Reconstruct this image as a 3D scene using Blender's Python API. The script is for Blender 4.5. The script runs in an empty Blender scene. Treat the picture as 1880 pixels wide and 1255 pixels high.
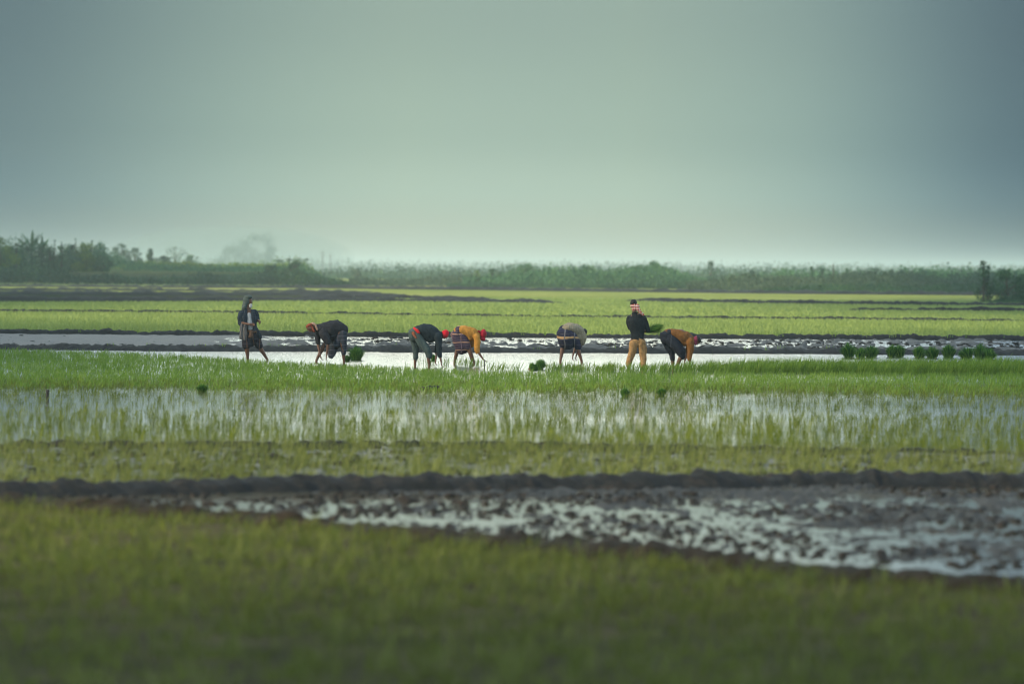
import bpy, bmesh, math, random
import numpy as np
from mathutils import Vector, Matrix

# ------------------------------------------------------------------ camera
SC = bpy.context.scene
COL = SC.collection
H = 2.5                       # eye height: the photographer stands on an embankment
F = 7050.0                    # focal length in photo pixels (135 mm)
PITCH = 132.5 / F
ROLL = 13.0 / 1880.0
cp, sp = math.cos(PITCH), math.sin(PITCH)
FW = Vector((0, cp, -sp)); U0 = Vector((0, sp, cp)); R0 = Vector((1, 0, 0))
RT = R0 * math.cos(ROLL) + U0 * math.sin(ROLL)
UP = U0 * math.cos(ROLL) - R0 * math.sin(ROLL)
cd = bpy.data.cameras.new('camera')
cam = bpy.data.objects.new('camera', cd); COL.objects.link(cam)
cam.matrix_world = Matrix(((RT.x, UP.x, -FW.x, 0), (RT.y, UP.y, -FW.y, 0), (RT.z, UP.z, -FW.z, H), (0, 0, 0, 1)))
cd.lens = 135.0; cd.sensor_width = 36.0
cd.clip_start = 0.5; cd.clip_end = 20000
cd.dof.use_dof = True; cd.dof.focus_distance = 99.0; cd.dof.aperture_fstop = 1.5
SC.camera = cam

# ------------------------------------------------------------------ light
SUN_EL, SUN_AZ = math.radians(27), math.radians(-112)      # azimuth from +Y, negative = left
sd = Vector((math.sin(SUN_AZ) * math.cos(SUN_EL), math.cos(SUN_AZ) * math.cos(SUN_EL), math.sin(SUN_EL)))
sl = bpy.data.lights.new('sun', 'SUN'); sl.energy = 4.9; sl.angle = math.radians(1.0); sl.color = (1.0, 0.78, 0.50)
so = bpy.data.objects.new('sun', sl); COL.objects.link(so)
so.rotation_euler = (-sd).to_track_quat('-Z', 'Y').to_euler(); so.location = (0, 0, 60)

w = bpy.data.worlds.new('World'); SC.world = w; w.use_nodes = True
nt = w.node_tree; nt.nodes.clear()
def N(t, k, **kw):
    n = t.nodes.new(k)
    for a, b in kw.items(): setattr(n, a, b)
    return n
wo = N(nt, 'ShaderNodeOutputWorld'); bg = N(nt, 'ShaderNodeBackground')
sky = N(nt, 'ShaderNodeTexSky', sky_type='NISHITA'); sky.sun_disc = False
sky.sun_elevation = SUN_EL; sky.sun_rotation = SUN_AZ % (2 * math.pi)
sky.dust_density = 4.0; sky.air_density = 1.0; sky.ozone_density = 1.0
tc = N(nt, 'ShaderNodeTexCoord'); sx = N(nt, 'ShaderNodeSeparateXYZ')
nt.links.new(tc.outputs['Generated'], sx.inputs[0])
# overcast veil: grey-green; bright band added above the view to whiten the water
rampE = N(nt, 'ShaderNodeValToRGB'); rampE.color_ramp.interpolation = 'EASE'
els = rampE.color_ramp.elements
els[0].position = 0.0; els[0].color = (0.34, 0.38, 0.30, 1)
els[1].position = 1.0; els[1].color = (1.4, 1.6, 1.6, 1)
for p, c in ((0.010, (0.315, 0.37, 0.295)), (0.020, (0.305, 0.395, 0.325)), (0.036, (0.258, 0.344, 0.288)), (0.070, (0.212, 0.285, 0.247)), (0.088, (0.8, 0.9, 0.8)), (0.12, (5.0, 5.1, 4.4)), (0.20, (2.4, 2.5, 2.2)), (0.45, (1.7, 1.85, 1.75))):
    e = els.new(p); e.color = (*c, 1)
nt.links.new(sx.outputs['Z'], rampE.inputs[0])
# sky colour darkened and blued towards both sides to imitate lens vignetting
az = N(nt, 'ShaderNodeMath', operation='ARCTAN2'); nt.links.new(sx.outputs['X'], az.inputs[0]); nt.links.new(sx.outputs['Y'], az.inputs[1])
az2 = N(nt, 'ShaderNodeMath', operation='MULTIPLY_ADD'); nt.links.new(az.outputs[0], az2.inputs[0]); az2.inputs[1].default_value = 2.0; az2.inputs[2].default_value = 0.5
rampA = N(nt, 'ShaderNodeValToRGB'); rampA.color_ramp.interpolation = 'B_SPLINE'
ea = rampA.color_ramp.elements
ea[0].position = 0.0; ea[0].color = (0.32, 0.36, 0.42, 1)
ea[1].position = 1.0; ea[1].color = (0.30, 0.33, 0.40, 1)
for p, c in ((0.18, (0.33, 0.40, 0.54)), (0.24, (0.27, 0.35, 0.49)), (0.31, (0.56, 0.63, 0.72)), (0.38, (0.86, 0.89, 0.91)), (0.45, (1.03, 1.02, 1.0)), (0.52, (1.07, 1.05, 1.0)), (0.58, (0.98, 0.98, 0.98)), (0.65, (0.78, 0.83, 0.88)), (0.71, (0.44, 0.52, 0.65)), (0.77, (0.17, 0.24, 0.38)), (0.84, (0.26, 0.33, 0.44))):
    e = ea.new(p); e.color = (*c, 1)
nt.links.new(az2.outputs[0], rampA.inputs[0])
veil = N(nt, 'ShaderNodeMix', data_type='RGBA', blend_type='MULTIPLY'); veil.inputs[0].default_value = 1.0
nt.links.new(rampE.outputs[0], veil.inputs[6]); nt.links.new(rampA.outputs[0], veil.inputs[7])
skm = N(nt, 'ShaderNodeMix', data_type='RGBA', blend_type='MULTIPLY'); skm.inputs[0].default_value = 1.0
nt.links.new(sky.outputs[0], skm.inputs[6]); skm.inputs[7].default_value = (0.10, 0.10, 0.10, 1)
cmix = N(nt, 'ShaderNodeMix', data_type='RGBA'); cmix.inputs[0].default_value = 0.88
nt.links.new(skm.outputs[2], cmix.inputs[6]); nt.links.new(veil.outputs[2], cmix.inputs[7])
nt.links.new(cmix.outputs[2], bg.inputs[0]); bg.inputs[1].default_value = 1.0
nt.links.new(bg.outputs[0], wo.inputs[0])

SC.view_settings.view_transform = 'Standard'; SC.view_settings.look = 'None'
SC.view_settings.exposure = 0.6; SC.view_settings.gamma = 1.0
SC.render.engine = 'CYCLES'
SC.cycles.max_bounces = 6; SC.cycles.diffuse_bounces = 2; SC.cycles.glossy_bounces = 3
SC.cycles.transmission_bounces = 3; SC.cycles.transparent_max_bounces = 4; SC.cycles.volume_bounces = 0
SC.cycles.caustics_reflective = False; SC.cycles.caustics_refractive = False
SC.cycles.use_denoising = True; SC.cycles.filter_width = 1.1

# ------------------------------------------------------------------ helpers
random.seed(7); RS = np.random.RandomState(11)
def ray(u, v): return FW + RT * ((u - 940) / F) + UP * ((627.5 - v) / F)
def gp(u, v, z=0.0):                       # photo pixel -> point of the ground
    r = ray(u, v); k = (z - H) / r.z
    return Vector((r.x * k, r.y * k, z))
def W(u, v, Y):                            # photo pixel at distance Y -> world point
    r = ray(u, v); k = Y / r.y
    return Vector((r.x * k, Y, H + r.z * k))
def line(pts):                             # boundary drawn on the ground: returns Y(x)
    q = [gp(u, v) for u, v in pts]
    xs = [p.x for p in q]; ys = [p.y for p in q]
    xs = [xs[0] - 30] + xs + [xs[-1] + 30]
    ys = [ys[0] + (ys[0] - ys[1]) / (xs[1] - xs[2]) * -30 * -1 if 0 else ys[0]] + ys + [ys[-1]]
    return lambda x: np.interp(x, xs, ys)
def vn(x, y, s=0):
    x = np.asarray(x, float); y = np.asarray(y, float)
    ix = np.floor(x).astype(np.int64); iy = np.floor(y).astype(np.int64)
    fx = x - ix; fy = y - iy; fx = fx * fx * (3 - 2 * fx); fy = fy * fy * (3 - 2 * fy)
    def h(a, b):
        n = (a * 374761393 + b * 668265263 + s * 974634777) & 0xffffffff
        n = ((n ^ (n >> 13)) * 1274126177) & 0xffffffff
        return ((n ^ (n >> 16)) & 0xffff) / 65535.0
    return (h(ix, iy) * (1 - fx) + h(ix + 1, iy) * fx) * (1 - fy) + (h(ix, iy + 1) * (1 - fx) + h(ix + 1, iy + 1) * fx) * fy
def fbm(x, y, s=0, o=4):
    t = 0; a = 0.5; n = 0
    for i in range(o):
        t = t + a * vn(np.asarray(x) * 2 ** i + i * 17.3, np.asarray(y) * 2 ** i - i * 9.1, s + i); n += a; a *= 0.5
    return t / n
def mesh_np(name, V, Fc, nside, mat, attrs=None, smooth=True):
    me = bpy.data.meshes.new(name)
    V = np.asarray(V, np.float32).reshape(-1, 3); Fc = np.asarray(Fc, np.int32).reshape(-1, nside)
    me.vertices.add(len(V)); me.vertices.foreach_set('co', V.ravel())
    me.loops.add(Fc.size); me.loops.foreach_set('vertex_index', Fc.ravel())
    me.polygons.add(len(Fc)); me.polygons.foreach_set('loop_start', np.arange(0, Fc.size, nside, dtype=np.int32))
    if attrs:
        for k, a in attrs.items():
            at = me.attributes.new(k, 'FLOAT', 'POINT'); at.data.foreach_set('value', np.asarray(a, np.float32).ravel())
    me.update(calc_edges=True); me.validate()
    if smooth: me.polygons.foreach_set('use_smooth', np.ones(len(me.polygons), bool))
    me.materials.append(mat)
    return me
def link(name, me, parent=None, **props):
    o = bpy.data.objects.new(name, me); COL.objects.link(o)
    if parent: o.parent = parent
    for k, v in props.items(): o[k] = v
    return o
def thing(name, loc, label, cat, group=None):
    o = bpy.data.objects.new(name, None); COL.objects.link(o); o.location = loc
    o.empty_display_size = 0.2; o['label'] = label; o['category'] = cat
    if group: o['group'] = group
    return o

# ------------------------------------------------------------------ materials
def newmat(name):
    m = bpy.data.materials.new(name); m.use_nodes = True
    t = m.node_tree; t.nodes.clear(); return m, t, N(t, 'ShaderNodeOutputMaterial')
def noise(t, scale, det=3, rough=.6, vec=None, sc3=None):
    n = N(t, 'ShaderNodeTexNoise'); n.inputs['Scale'].default_value = scale; n.inputs['Detail'].default_value = det; n.inputs['Roughness'].default_value = rough
    if vec is None: vec = N(t, 'ShaderNodeTexCoord').outputs['Object']
    if sc3:
        mp = N(t, 'ShaderNodeMapping'); mp.inputs['Scale'].default_value = sc3; t.links.new(vec, mp.inputs[0]); vec = mp.outputs[0]
    t.links.new(vec, n.inputs[0]); return n
def ramp(t, src, stops):
    r = N(t, 'ShaderNodeValToRGB'); e = r.color_ramp.elements
    e[0].position = stops[0][0]; e[0].color = (*stops[0][1], 1); e[1].position = stops[-1][0]; e[1].color = (*stops[-1][1], 1)
    for p, c in stops[1:-1]:
        k = e.new(p); k.color = (*c, 1)
    t.links.new(src, r.inputs[0]); return r
def grass_mat(name, stops, transl=.35, rough=.55):
    m, t, out = newmat(name)
    a = N(t, 'ShaderNodeAttribute', attribute_name='rnd')
    r = ramp(t, a.outputs['Fac'], stops)
    p = N(t, 'ShaderNodeBsdfPrincipled'); p.inputs['Roughness'].default_value = rough; p.inputs['Specular IOR Level'].default_value = .12
    tr = N(t, 'ShaderNodeBsdfTranslucent'); mx = N(t, 'ShaderNodeMixShader'); mx.inputs[0].default_value = transl
    t.links.new(r.outputs[0], p.inputs['Base Color']); t.links.new(r.outputs[0], tr.inputs[0])
    t.links.new(p.outputs[0], mx.inputs[1]); t.links.new(tr.outputs[0], mx.inputs[2]); t.links.new(mx.outputs[0], out.inputs[0])
    return m
def plain(name, c, rough=.8, var=.25, scale=30, bump=.0, spec=.3, sheen=0):
    m, t, out = newmat(name)
    n = noise(t, scale, 4)
    lo = tuple(x * (1 - var) for x in c); hi = tuple(min(1, x * (1 + var)) for x in c)
    r = ramp(t, n.outputs[0], [(.3, lo), (.7, hi)])
    p = N(t, 'ShaderNodeBsdfPrincipled'); p.inputs['Roughness'].default_value = rough; p.inputs['Specular IOR Level'].default_value = spec
    t.links.new(r.outputs[0], p.inputs['Base Color'])
    if bump:
        b = N(t, 'ShaderNodeBump'); b.inputs['Strength'].default_value = 1; b.inputs['Distance'].default_value = bump
        n2 = noise(t, scale * .5, 3); t.links.new(n2.outputs[0], b.inputs['Height']); t.links.new(b.outputs[0], p.inputs['Normal'])
    t.links.new(p.outputs[0], out.inputs[0]); return m
def mud_mat(name, lo, mid, hi, r0=.3, r1=.75, scale=1.5, bump=.03):
    m, t, out = newmat(name)
    n = noise(t, scale, 8, .7); n2 = noise(t, scale * 7, 5, .7)
    mx = N(t, 'ShaderNodeMath', operation='MULTIPLY_ADD'); t.links.new(n2.outputs[0], mx.inputs[0]); mx.inputs[1].default_value = .5
    hf = N(t, 'ShaderNodeMath', operation='MULTIPLY'); t.links.new(n.outputs[0], hf.inputs[0]); hf.inputs[1].default_value = .5
    t.links.new(hf.outputs[0], mx.inputs[2])
    r = ramp(t, mx.outputs[0], [(.32, lo), (.5, mid), (.68, hi)])
    p = N(t, 'ShaderNodeBsdfPrincipled'); t.links.new(r.outputs[0], p.inputs['Base Color']); p.inputs['Specular IOR Level'].default_value = .12
    mr = N(t, 'ShaderNodeMapRange'); t.links.new(n.outputs[0], mr.inputs[0]); mr.inputs[1].default_value = .35; mr.inputs[2].default_value = .65; mr.inputs[3].default_value = r0; mr.inputs[4].default_value = r1
    t.links.new(mr.outputs[0], p.inputs['Roughness'])
    b = N(t, 'ShaderNodeBump'); b.inputs['Distance'].default_value = bump; t.links.new(mx.outputs[0], b.inputs['Height']); t.links.new(b.outputs[0], p.inputs['Normal'])
    t.links.new(p.outputs[0], out.inputs[0]); return m
M = {}
M['mud'] = mud_mat('bund_mud', (.003, .005, .0065), (.0085, .011, .0125), (.034, .031, .028), .7, .95)
M['mud_brown'] = mud_mat('bund_mud_brown', (.008, .008, .005), (.020, .016, .010), (.040, .030, .020), .7, .95)
M['clod'] = mud_mat('clod_mud', (.005, .007, .008), (.016, .017, .017), (.045, .036, .030), .6, .95)
M['rice_olive'] = grass_mat('rice_olive', [(0, (.05, .066, .016)), (.5, (.115, .148, .030)), (1, (.205, .26, .045))])
M['rice_yellow'] = grass_mat('rice_yellow', [(0, (.06, .085, .022)), (.5, (.135, .170, .045)), (1, (.25, .29, .09))])
M['rice_green'] = grass_mat('rice_green', [(0, (.05, .11, .015)), (.5, (.13, .24, .028)), (1, (.26, .36, .06))])
M['rice_dense'] = grass_mat('rice_dense', [(0, (.07, .145, .020)), (.5, (.145, .26, .036)), (1, (.25, .37, .06))])
M['rice_mid'] = grass_mat('rice_mid', [(0, (.035, .06, .006)), (.5, (.105, .15, .016)), (1, (.24, .28, .04))])
M['rice_far'] = grass_mat('rice_far', [(0, (.14, .20, .06)), (.5, (.215, .30, .09)), (1, (.30, .38, .13))])
M['rice_bunch'] = grass_mat('rice_bunch', [(0, (.010, .06, .016)), (.5, (.045, .155, .026)), (1, (.16, .32, .04))], .3)
M['leaf_dark'] = grass_mat('leaf_dark', [(0, (.009, .028, .016)), (.6, (.032, .085, .035)), (1, (.08, .16, .045))], .25)
M['leaf_mid'] = grass_mat('leaf_mid', [(0, (.018, .060, .028)), (.6, (.055, .145, .060)), (1, (.13, .25, .08))], .25)
M['leaf_yellow'] = grass_mat('leaf_yellow', [(0, (.03, .07, .008)), (.6, (.10, .18, .018)), (1, (.19, .27, .03))], .3)
M['leaf_grey'] = grass_mat('leaf_grey', [(0, (.022, .040, .024)), (.6, (.050, .085, .045)), (1, (.09, .14, .07))], .2)
M['bark'] = plain('bark', (.06, .045, .03), .9, .4, 12)
M['roots'] = grass_mat('roots', [(0, (.10, .06, .02)), (1, (.28, .20, .09))], .1)

# ground: mud with green, slightly grown-over soil in the far fields
m, t, out = newmat('ground_soil')
ag = N(t, 'ShaderNodeAttribute', attribute_name='green'); aw = N(t, 'ShaderNodeAttribute', attribute_name='wet')
n1 = noise(t, 1.2, 8, .7); n2 = noise(t, 9, 5, .7); n3 = noise(t, .035, 5, .6, sc3=(1, .35, 1)); n4 = noise(t, .5, 6, .75, sc3=(1, .3, 1))
soil = ramp(t, n1.outputs[0], [(.3, (.006, .008, .009)), (.5, (.015, .0185, .020)), (.7, (.036, .038, .037))])
gr = ramp(t, n3.outputs[0], [(.3, (.13, .18, .05)), (.5, (.19, .235, .07)), (.7, (.24, .265, .095))])
g2 = N(t, 'ShaderNodeMix', data_type='RGBA', blend_type='MULTIPLY'); g2.inputs[0].default_value = .7
rr = ramp(t, n4.outputs[0], [(.3, (.6, .62, .6)), (.6, (1.1, 1.1, 1.1))])
t.links.new(gr.outputs[0], g2.inputs[6]); t.links.new(rr.outputs[0], g2.inputs[7])
ab = N(t, 'ShaderNodeAttribute', attribute_name='brown'); soilb = ramp(t, n1.outputs[0], [(.3, (.022, .021, .011)), (.5, (.050, .047, .024)), (.7, (.09, .08, .042))])
ms = N(t, 'ShaderNodeMix', data_type='RGBA'); t.links.new(ab.outputs['Fac'], ms.inputs[0]); t.links.new(soil.outputs[0], ms.inputs[6]); t.links.new(soilb.outputs[0], ms.inputs[7])
mx = N(t, 'ShaderNodeMix', data_type='RGBA'); t.links.new(ag.outputs['Fac'], mx.inputs[0]); t.links.new(ms.outputs[2], mx.inputs[6]); t.links.new(g2.outputs[2], mx.inputs[7])
p = N(t, 'ShaderNodeBsdfPrincipled'); t.links.new(mx.outputs[2], p.inputs['Base Color'])
mr = N(t, 'ShaderNodeMapRange'); t.links.new(aw.outputs['Fac'], mr.inputs[0]); mr.inputs[3].default_value = .95; mr.inputs[4].default_value = .35
t.links.new(mr.outputs[0], p.inputs['Roughness'])
sm = N(t, 'ShaderNodeMath', operation='MULTIPLY'); t.links.new(aw.outputs['Fac'], sm.inputs[0]); sm.inputs[1].default_value = .5; t.links.new(sm.outputs[0], p.inputs['Specular IOR Level'])
b = N(t, 'ShaderNodeBump'); b.inputs['Distance'].default_value = .02; t.links.new(n2.outputs[0], b.inputs['Height']); t.links.new(b.outputs[0], p.inputs['Normal'])
t.links.new(p.outputs[0], out.inputs[0]); M['ground'] = m

# water: muddy, fine wind ripples, ruffled patches
m, t, out = newmat('paddy_water')
p = N(t, 'ShaderNodeBsdfPrincipled'); p.inputs['Base Color'].default_value = (.075, .080, .062, 1); p.inputs['IOR'].default_value = 1.33
p.inputs['Roughness'].default_value = .06; p.inputs['Specular IOR Level'].default_value = .5
r1 = noise(t, 9, 4, .6, sc3=(.35, 1, 1)); r2 = noise(t, .12, 3, .5, sc3=(.4, 1, 1)); sp_ = N(t, 'ShaderNodeSeparateXYZ'); t.links.new(N(t, 'ShaderNodeTexCoord').outputs['Object'], sp_.inputs[0])
my = N(t, 'ShaderNodeMapRange'); t.links.new(sp_.outputs['Y'], my.inputs[0]); my.inputs[1].default_value = 84; my.inputs[2].default_value = 97; my.inputs[3].default_value = .0; my.inputs[4].default_value = 1.15   # the open water beyond the seed bed is ruffled by the wind
mn = N(t, 'ShaderNodeMapRange'); t.links.new(sp_.outputs['Y'], mn.inputs[0]); mn.inputs[1].default_value = 44; mn.inputs[2].default_value = 58; mn.inputs[3].default_value = .12; mn.inputs[4].default_value = .6
ma = N(t, 'ShaderNodeMath', operation='ADD'); t.links.new(my.outputs[0], ma.inputs[0]); t.links.new(mn.outputs[0], ma.inputs[1])
mm = N(t, 'ShaderNodeMath', operation='MULTIPLY')
mr = N(t, 'ShaderNodeMapRange'); t.links.new(r2.outputs[0], mr.inputs[0]); mr.inputs[1].default_value = .4; mr.inputs[2].default_value = .6; mr.inputs[3].default_value = .7; mr.inputs[4].default_value = 1
t.links.new(mr.outputs[0], mm.inputs[0]); t.links.new(ma.outputs[0], mm.inputs[1]); md = N(t, 'ShaderNodeMath', operation='MULTIPLY'); t.links.new(mm.outputs[0], md.inputs[0]); md.inputs[1].default_value = .007
b = N(t, 'ShaderNodeBump'); t.links.new(md.outputs[0], b.inputs['Distance']); t.links.new(r1.outputs[0], b.inputs['Height'])
t.links.new(b.outputs[0], p.inputs['Normal']); t.links.new(p.outputs[0], out.inputs[0]); M['water'] = m

# ------------------------------------------------------------------ the lie of the land
bB = [(-300, 912), (0, 932), (400, 962), (800, 1000), (1240, 1045), (1880, 1098), (2300, 1130)]     # bund between foreground rice and ploughed mud
bD = [(-300, 912), (0, 908), (300, 903), (600, 897), (940, 894), (1400, 888), (1880, 890), (2300, 893)]
bF = [(-300, 818), (0, 820), (900, 820), (1250, 824), (1880, 838), (2300, 845)]
eH = [(-300, 643), (0, 645), (200, 649), (320, 656), (500, 666), (700, 677), (880, 685), (1240, 688), (1880, 690), (2300, 692)]
bJ = [(-300, 637), (0, 640), (320, 643), (640, 644), (940, 646), (1300, 647), (1880, 651), (2300, 653)]
bL = [(-300, 612), (0, 613), (400, 616), (640, 617), (940, 619), (1300, 621), (1880, 625), (2300, 628)]
bN = [(-300, 574), (0, 576), (400, 578), (720, 582), (940, 585), (1240, 588), (1500, 590), (1880, 594), (2300, 597)]
yB, yD, yF, yH, yJ, yL, yN = map(line, (bB, bD, bF, eH, bJ, bL, bN))

def terrain(x, y):
    """height, green, wet"""
    z = -0.02 + 0 * x; g = 0 * x; wet = 0.7 + 0 * x
    fine = fbm(x * 4, y * 2.2, 3, 4); med = fbm(x * .9, y * .5, 9, 3); big = fbm(x * .25, y * .12, 5, 2)
    A = y < yB(x); z = np.where(A, .040 + (fine - .5) * .05 + (med - .5) * .05, z); wet = np.where(A, .05, wet)
    C = (y >= yB(x)) & (y < yD(x))
    sC = (y - yB(x)) / np.maximum(yD(x) - yB(x), .5)
    zc = (fbm(x * 5, y * 3.2, 21, 5) - .5) * .09 + (fbm(x * 15, y * 8, 22, 3) - .5) * .085 + (fbm(x * .8, y * .4, 9, 3) - .5) * .06 + .018 * np.clip(sC - .72, 0, 1) * 3 - .013 - .028 * np.clip((-.5 - x) / 2.5, 0, 1)
    z = np.where(C, zc, z); wet = np.where(C, .35, wet)
    E = (y >= yD(x)) & (y < yF(x)); z = np.where(E, (fine - .5) * .09 + (med - .5) * .06 - .004, z)
    G = (y >= yF(x)) & (y < yH(x)); z = np.where(G, -.035 + (fine - .5) * .03 + (np.clip(med, .62, 1) - .62) * .12, z)
    I = (y >= yH(x)) & (y < yJ(x)); z = np.where(I, -.05 + (fine - .5) * .03, z)
    K = (y >= yJ(x)) & (y < yL(x))
    zk = -.03 + np.clip(fbm(x * 3.2, y * .9, 31, 4) - .50, -.2, .5) * .45 + (fbm(x * .16, y * .10, 33, 2) - .5) * .11
    s = (y - yJ(x)) / np.maximum(yL(x) - yJ(x), 1)
    zk = zk + .035 * np.clip(.45 - s, 0, 1) * 2 - .035 * np.clip(s - .5, 0, 1) * 2
    zk = zk * np.interp(x, [-12, -4], [.35, 1]) - .008
    side_ = np.clip((-7.5 - x) / 3, 0, 1) + .2 * np.clip((x - 8) / 4, 0, 1)
    u_ = 940 + x / np.maximum(y, 1) * F; open_ = np.exp(-((u_ - 700) / 90) ** 2) + np.exp(-((u_ - 950) / 80) ** 2)
    zk = zk * (1 - .6 * side_) + .030 * side_ + .006 - .032 * np.clip(open_, 0, 1) * np.clip((s - .3) * 5, 0, 1)
    z = np.where(K, zk, z); wet = np.where(K, .5 + .12 * side_, wet)
    Mf = y >= yL(x); z = np.where(Mf, .02 + (fine - .5) * .02, z); g = np.where(Mf, 1., g); wet = np.where(Mf, 0, wet)
    return z, g, wet
def bankz(x, y):
    """far land: raised bank on the left, slight rise behind the fields"""
    u = 940 + x / np.maximum(y, 1) * F
    lb = np.clip((y - 548) / 10, 0, 1) * np.clip((600 - u) / 50, 0, 1)
    z = 1.75 * lb + lb * np.clip((y - 570) / 120, 0, 1) * .75
    return z

# ground: one sheet, finely divided where the lens looks
ys = np.concatenate([np.linspace(-40, 17, 12), np.exp(np.linspace(math.log(19), math.log(160), 950)), np.exp(np.linspace(math.log(161), math.log(760), 260)), np.exp(np.linspace(math.log(780), math.log(5900), 30))])
ti = np.concatenate([np.linspace(-.25, -.155, 24)[:-1], np.linspace(-.155, .155, 640), np.linspace(.155, .25, 24)[1:]])
outx = np.array([1.0, .55, .25, .1, .03])
dd = np.maximum(ys, 18)[:, None]
X = ti[None, :] * dd
edge = .25 * dd; XL = -(edge + (1450 - edge) * outx[None, :]); XR = -XL[:, ::-1]
X = np.concatenate([XL, X, XR], 1); Y = np.repeat(ys[:, None], X.shape[1], 1)
Z, G, WT = terrain(X, Y)
bz = bankz(X, Y); Z = Z + bz
# mud patch in the far left fields
U = 940 + X / np.maximum(Y, 1) * F
yq0, yq1 = line([(-300, 556), (300, 555), (620, 553), (700, 549), (760, 546)]), line([(-300, 541), (200, 540), (560, 541), (700, 544), (760, 545)])
mudf = ((Y > yq0(X)) & (Y < yq1(X)) & (U < 700)).astype(float) * .85
G = G * (1 - mudf); G = np.where(Y > 1100, .5, G)
lowb = (bz > .05) & (bz < 1.6); G = np.where(lowb, .25, G); G = np.where(bz >= 1.6, .45, G)
nr, nc = X.shape
idx = np.arange(nr * nc).reshape(nr, nc)
Q = np.stack([idx[:-1, :-1], idx[:-1, 1:], idx[1:, 1:], idx[1:, :-1]], -1).reshape(-1, 4)
link('ground', mesh_np('ground', np.stack([X, Y, Z], -1), Q, 4, M['ground'], {'green': G, 'wet': WT, 'brown': (Y < yB(X)).astype(float)}), kind='structure')

# water: one level sheet at z = 0 up to the bund behind the ploughed strip
xs = np.linspace(-60, 60, 41); far = yL(xs); near = np.full_like(xs, 20.0)
Vw = [(x, near[i], 0) for i, x in enumerate(xs)] + [(x, far[i], 0) for i, x in enumerate(xs)]
n = len(xs); Qw = [(i, i + 1, n + i + 1, n + i) for i in range(n - 1)]
link('water', mesh_np('water', Vw, Qw, 4, M['water'], smooth=False), kind='structure')
# narrow ditch of water before the next field on the left
q = [(-300, 578.4, 581), (200, 579.6, 582), (500, 580.8, 583.2), (720, 583, 585)]
Vw = []; Qw = []
for u, a, bb in q:
    Vw += [gp(u, a, .045), gp(u, bb, .045)]
for i in range(len(q) - 1): Qw.append((2 * i, 2 * i + 1, 2 * i + 3, 2 * i + 2))
link('ditch_water', mesh_np('ditch_water', Vw, Qw, 4, M['water'], smooth=False), kind='structure')

def ridge(name, pts, width, height, mat, seed, step=.06, rough=.5, lumps=.35, zb=-.06, taper=(0, 0)):
    P = [gp(u, v) for u, v in pts]
    d = [0]
    for a, c in zip(P, P[1:]): d.append(d[-1] + (c - a).length)
    L = d[-1]; n = int(L / step) + 2; s = np.linspace(0, L, n)
    px = np.interp(s, d, [p.x for p in P]); py = np.interp(s, d, [p.y for p in P])
    tx = np.gradient(px); ty = np.gradient(py); tl = np.hypot(tx, ty); nx, ny = -ty / tl, tx / tl
    K = 11; c = np.linspace(-1, 1, K); prof = np.clip(1 - np.abs(c) ** 2.2, 0, 1)
    wv = width * (.75 + .5 * fbm(s / width / 1.5, s * 0, seed, 3)) * .5
    hv = height * (.62 + .55 * fbm(s / 1.6, s * 0, seed + 5, 3) + lumps * (fbm(s / .45, s * 0, seed + 9, 2) - .5) + lumps * 1.4 * (fbm(s / .16, s * 0, seed + 19, 3) - .5))
    if taper[0]: hv = hv * np.clip(s / taper[0], 0.05, 1) ** .5
    if taper[1]: hv = hv * np.clip((L - s) / taper[1], 0.05, 1) ** .5
    wob = (fbm(s / 2.5, s * 0, seed + 3, 3) - .5) * width * .6
    Xr = px[:, None] + nx[:, None] * (c[None] * wv[:, None] + wob[:, None]); Yr = py[:, None] + ny[:, None] * (c[None] * wv[:, None] + wob[:, None])
    sc = 3.2 / max(height, .1) ** .5 * .5
    nzz = fbm(Xr * sc * 2, Yr * sc * 2, seed + 20, 4) - .5
    Zr = zb + (hv[:, None] - zb) * prof[None] + nzz * height * rough * (prof[None] ** .5)
    Zr = np.where(np.abs(c)[None] > .99, zb, Zr)
    ix = np.arange(n * K).reshape(n, K)
    Qr = np.stack([ix[:-1, :-1], ix[:-1, 1:], ix[1:, 1:], ix[1:, :-1]], -1).reshape(-1, 4)
    return link(name, mesh_np(name, np.stack([Xr, Yr, Zr], -1), Qr[:, ::-1], 4, mat), kind='structure')
ridge('bund', bB, .95, .15, M['mud_brown'], 1, .025, .9, .4)
ridge('bund', bD, 1.3, .15, M['mud'], 2, .025, .9, .35)
ridge('bund', bF, .5, .07, M['mud'], 3, .04, .9, .9)
ridge('bund', bJ, 2.6, .16, M['mud'], 4, .05, .9, .32)
ridge('bund', bL, 1.5, .18, M['mud'], 5, .06, .7, .35)
ridge('bund', bN, 1.4, .25, M['mud'], 6, .1, .6, .2)
ridge('bund', [(-300, 550), (0, 551), (300, 552), (640, 554.5), (800, 555), (1030, 558)], 4, .34, M['mud'], 7, .3, .6, .3, taper=(0, 3))
ridge('bund', [(-300, 541), (0, 540), (300, 542), (560, 542), (745, 546)], 5, .36, M['mud'], 8, .3, .6, .3, taper=(0, 3))
ridge('bund', [(560, 551), (640, 549.5), (760, 550), (900, 553)], 3, .35, M['mud'], 9, .3, .6, .3, taper=(3, 3))
ridge('bund', [(1160, 554), (1240, 556), (1500, 559.5), (1880, 563), (2300, 566)], 2.2, .36, M['mud'], 10, .2, .5, .3, taper=(3, 0))
ridge('bund', [(1545, 571), (1700, 572), (1880, 573), (2300, 575)], 1.4, .30, M['mud'], 11, .2, .6, .5, taper=(2, 0))
ridge('bund', [(560, 529), (900, 533), (1240, 537), (1500, 540), (1880, 543), (2300, 545)], 4, .40, M['mud'], 12, .4, .5, .3)
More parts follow.
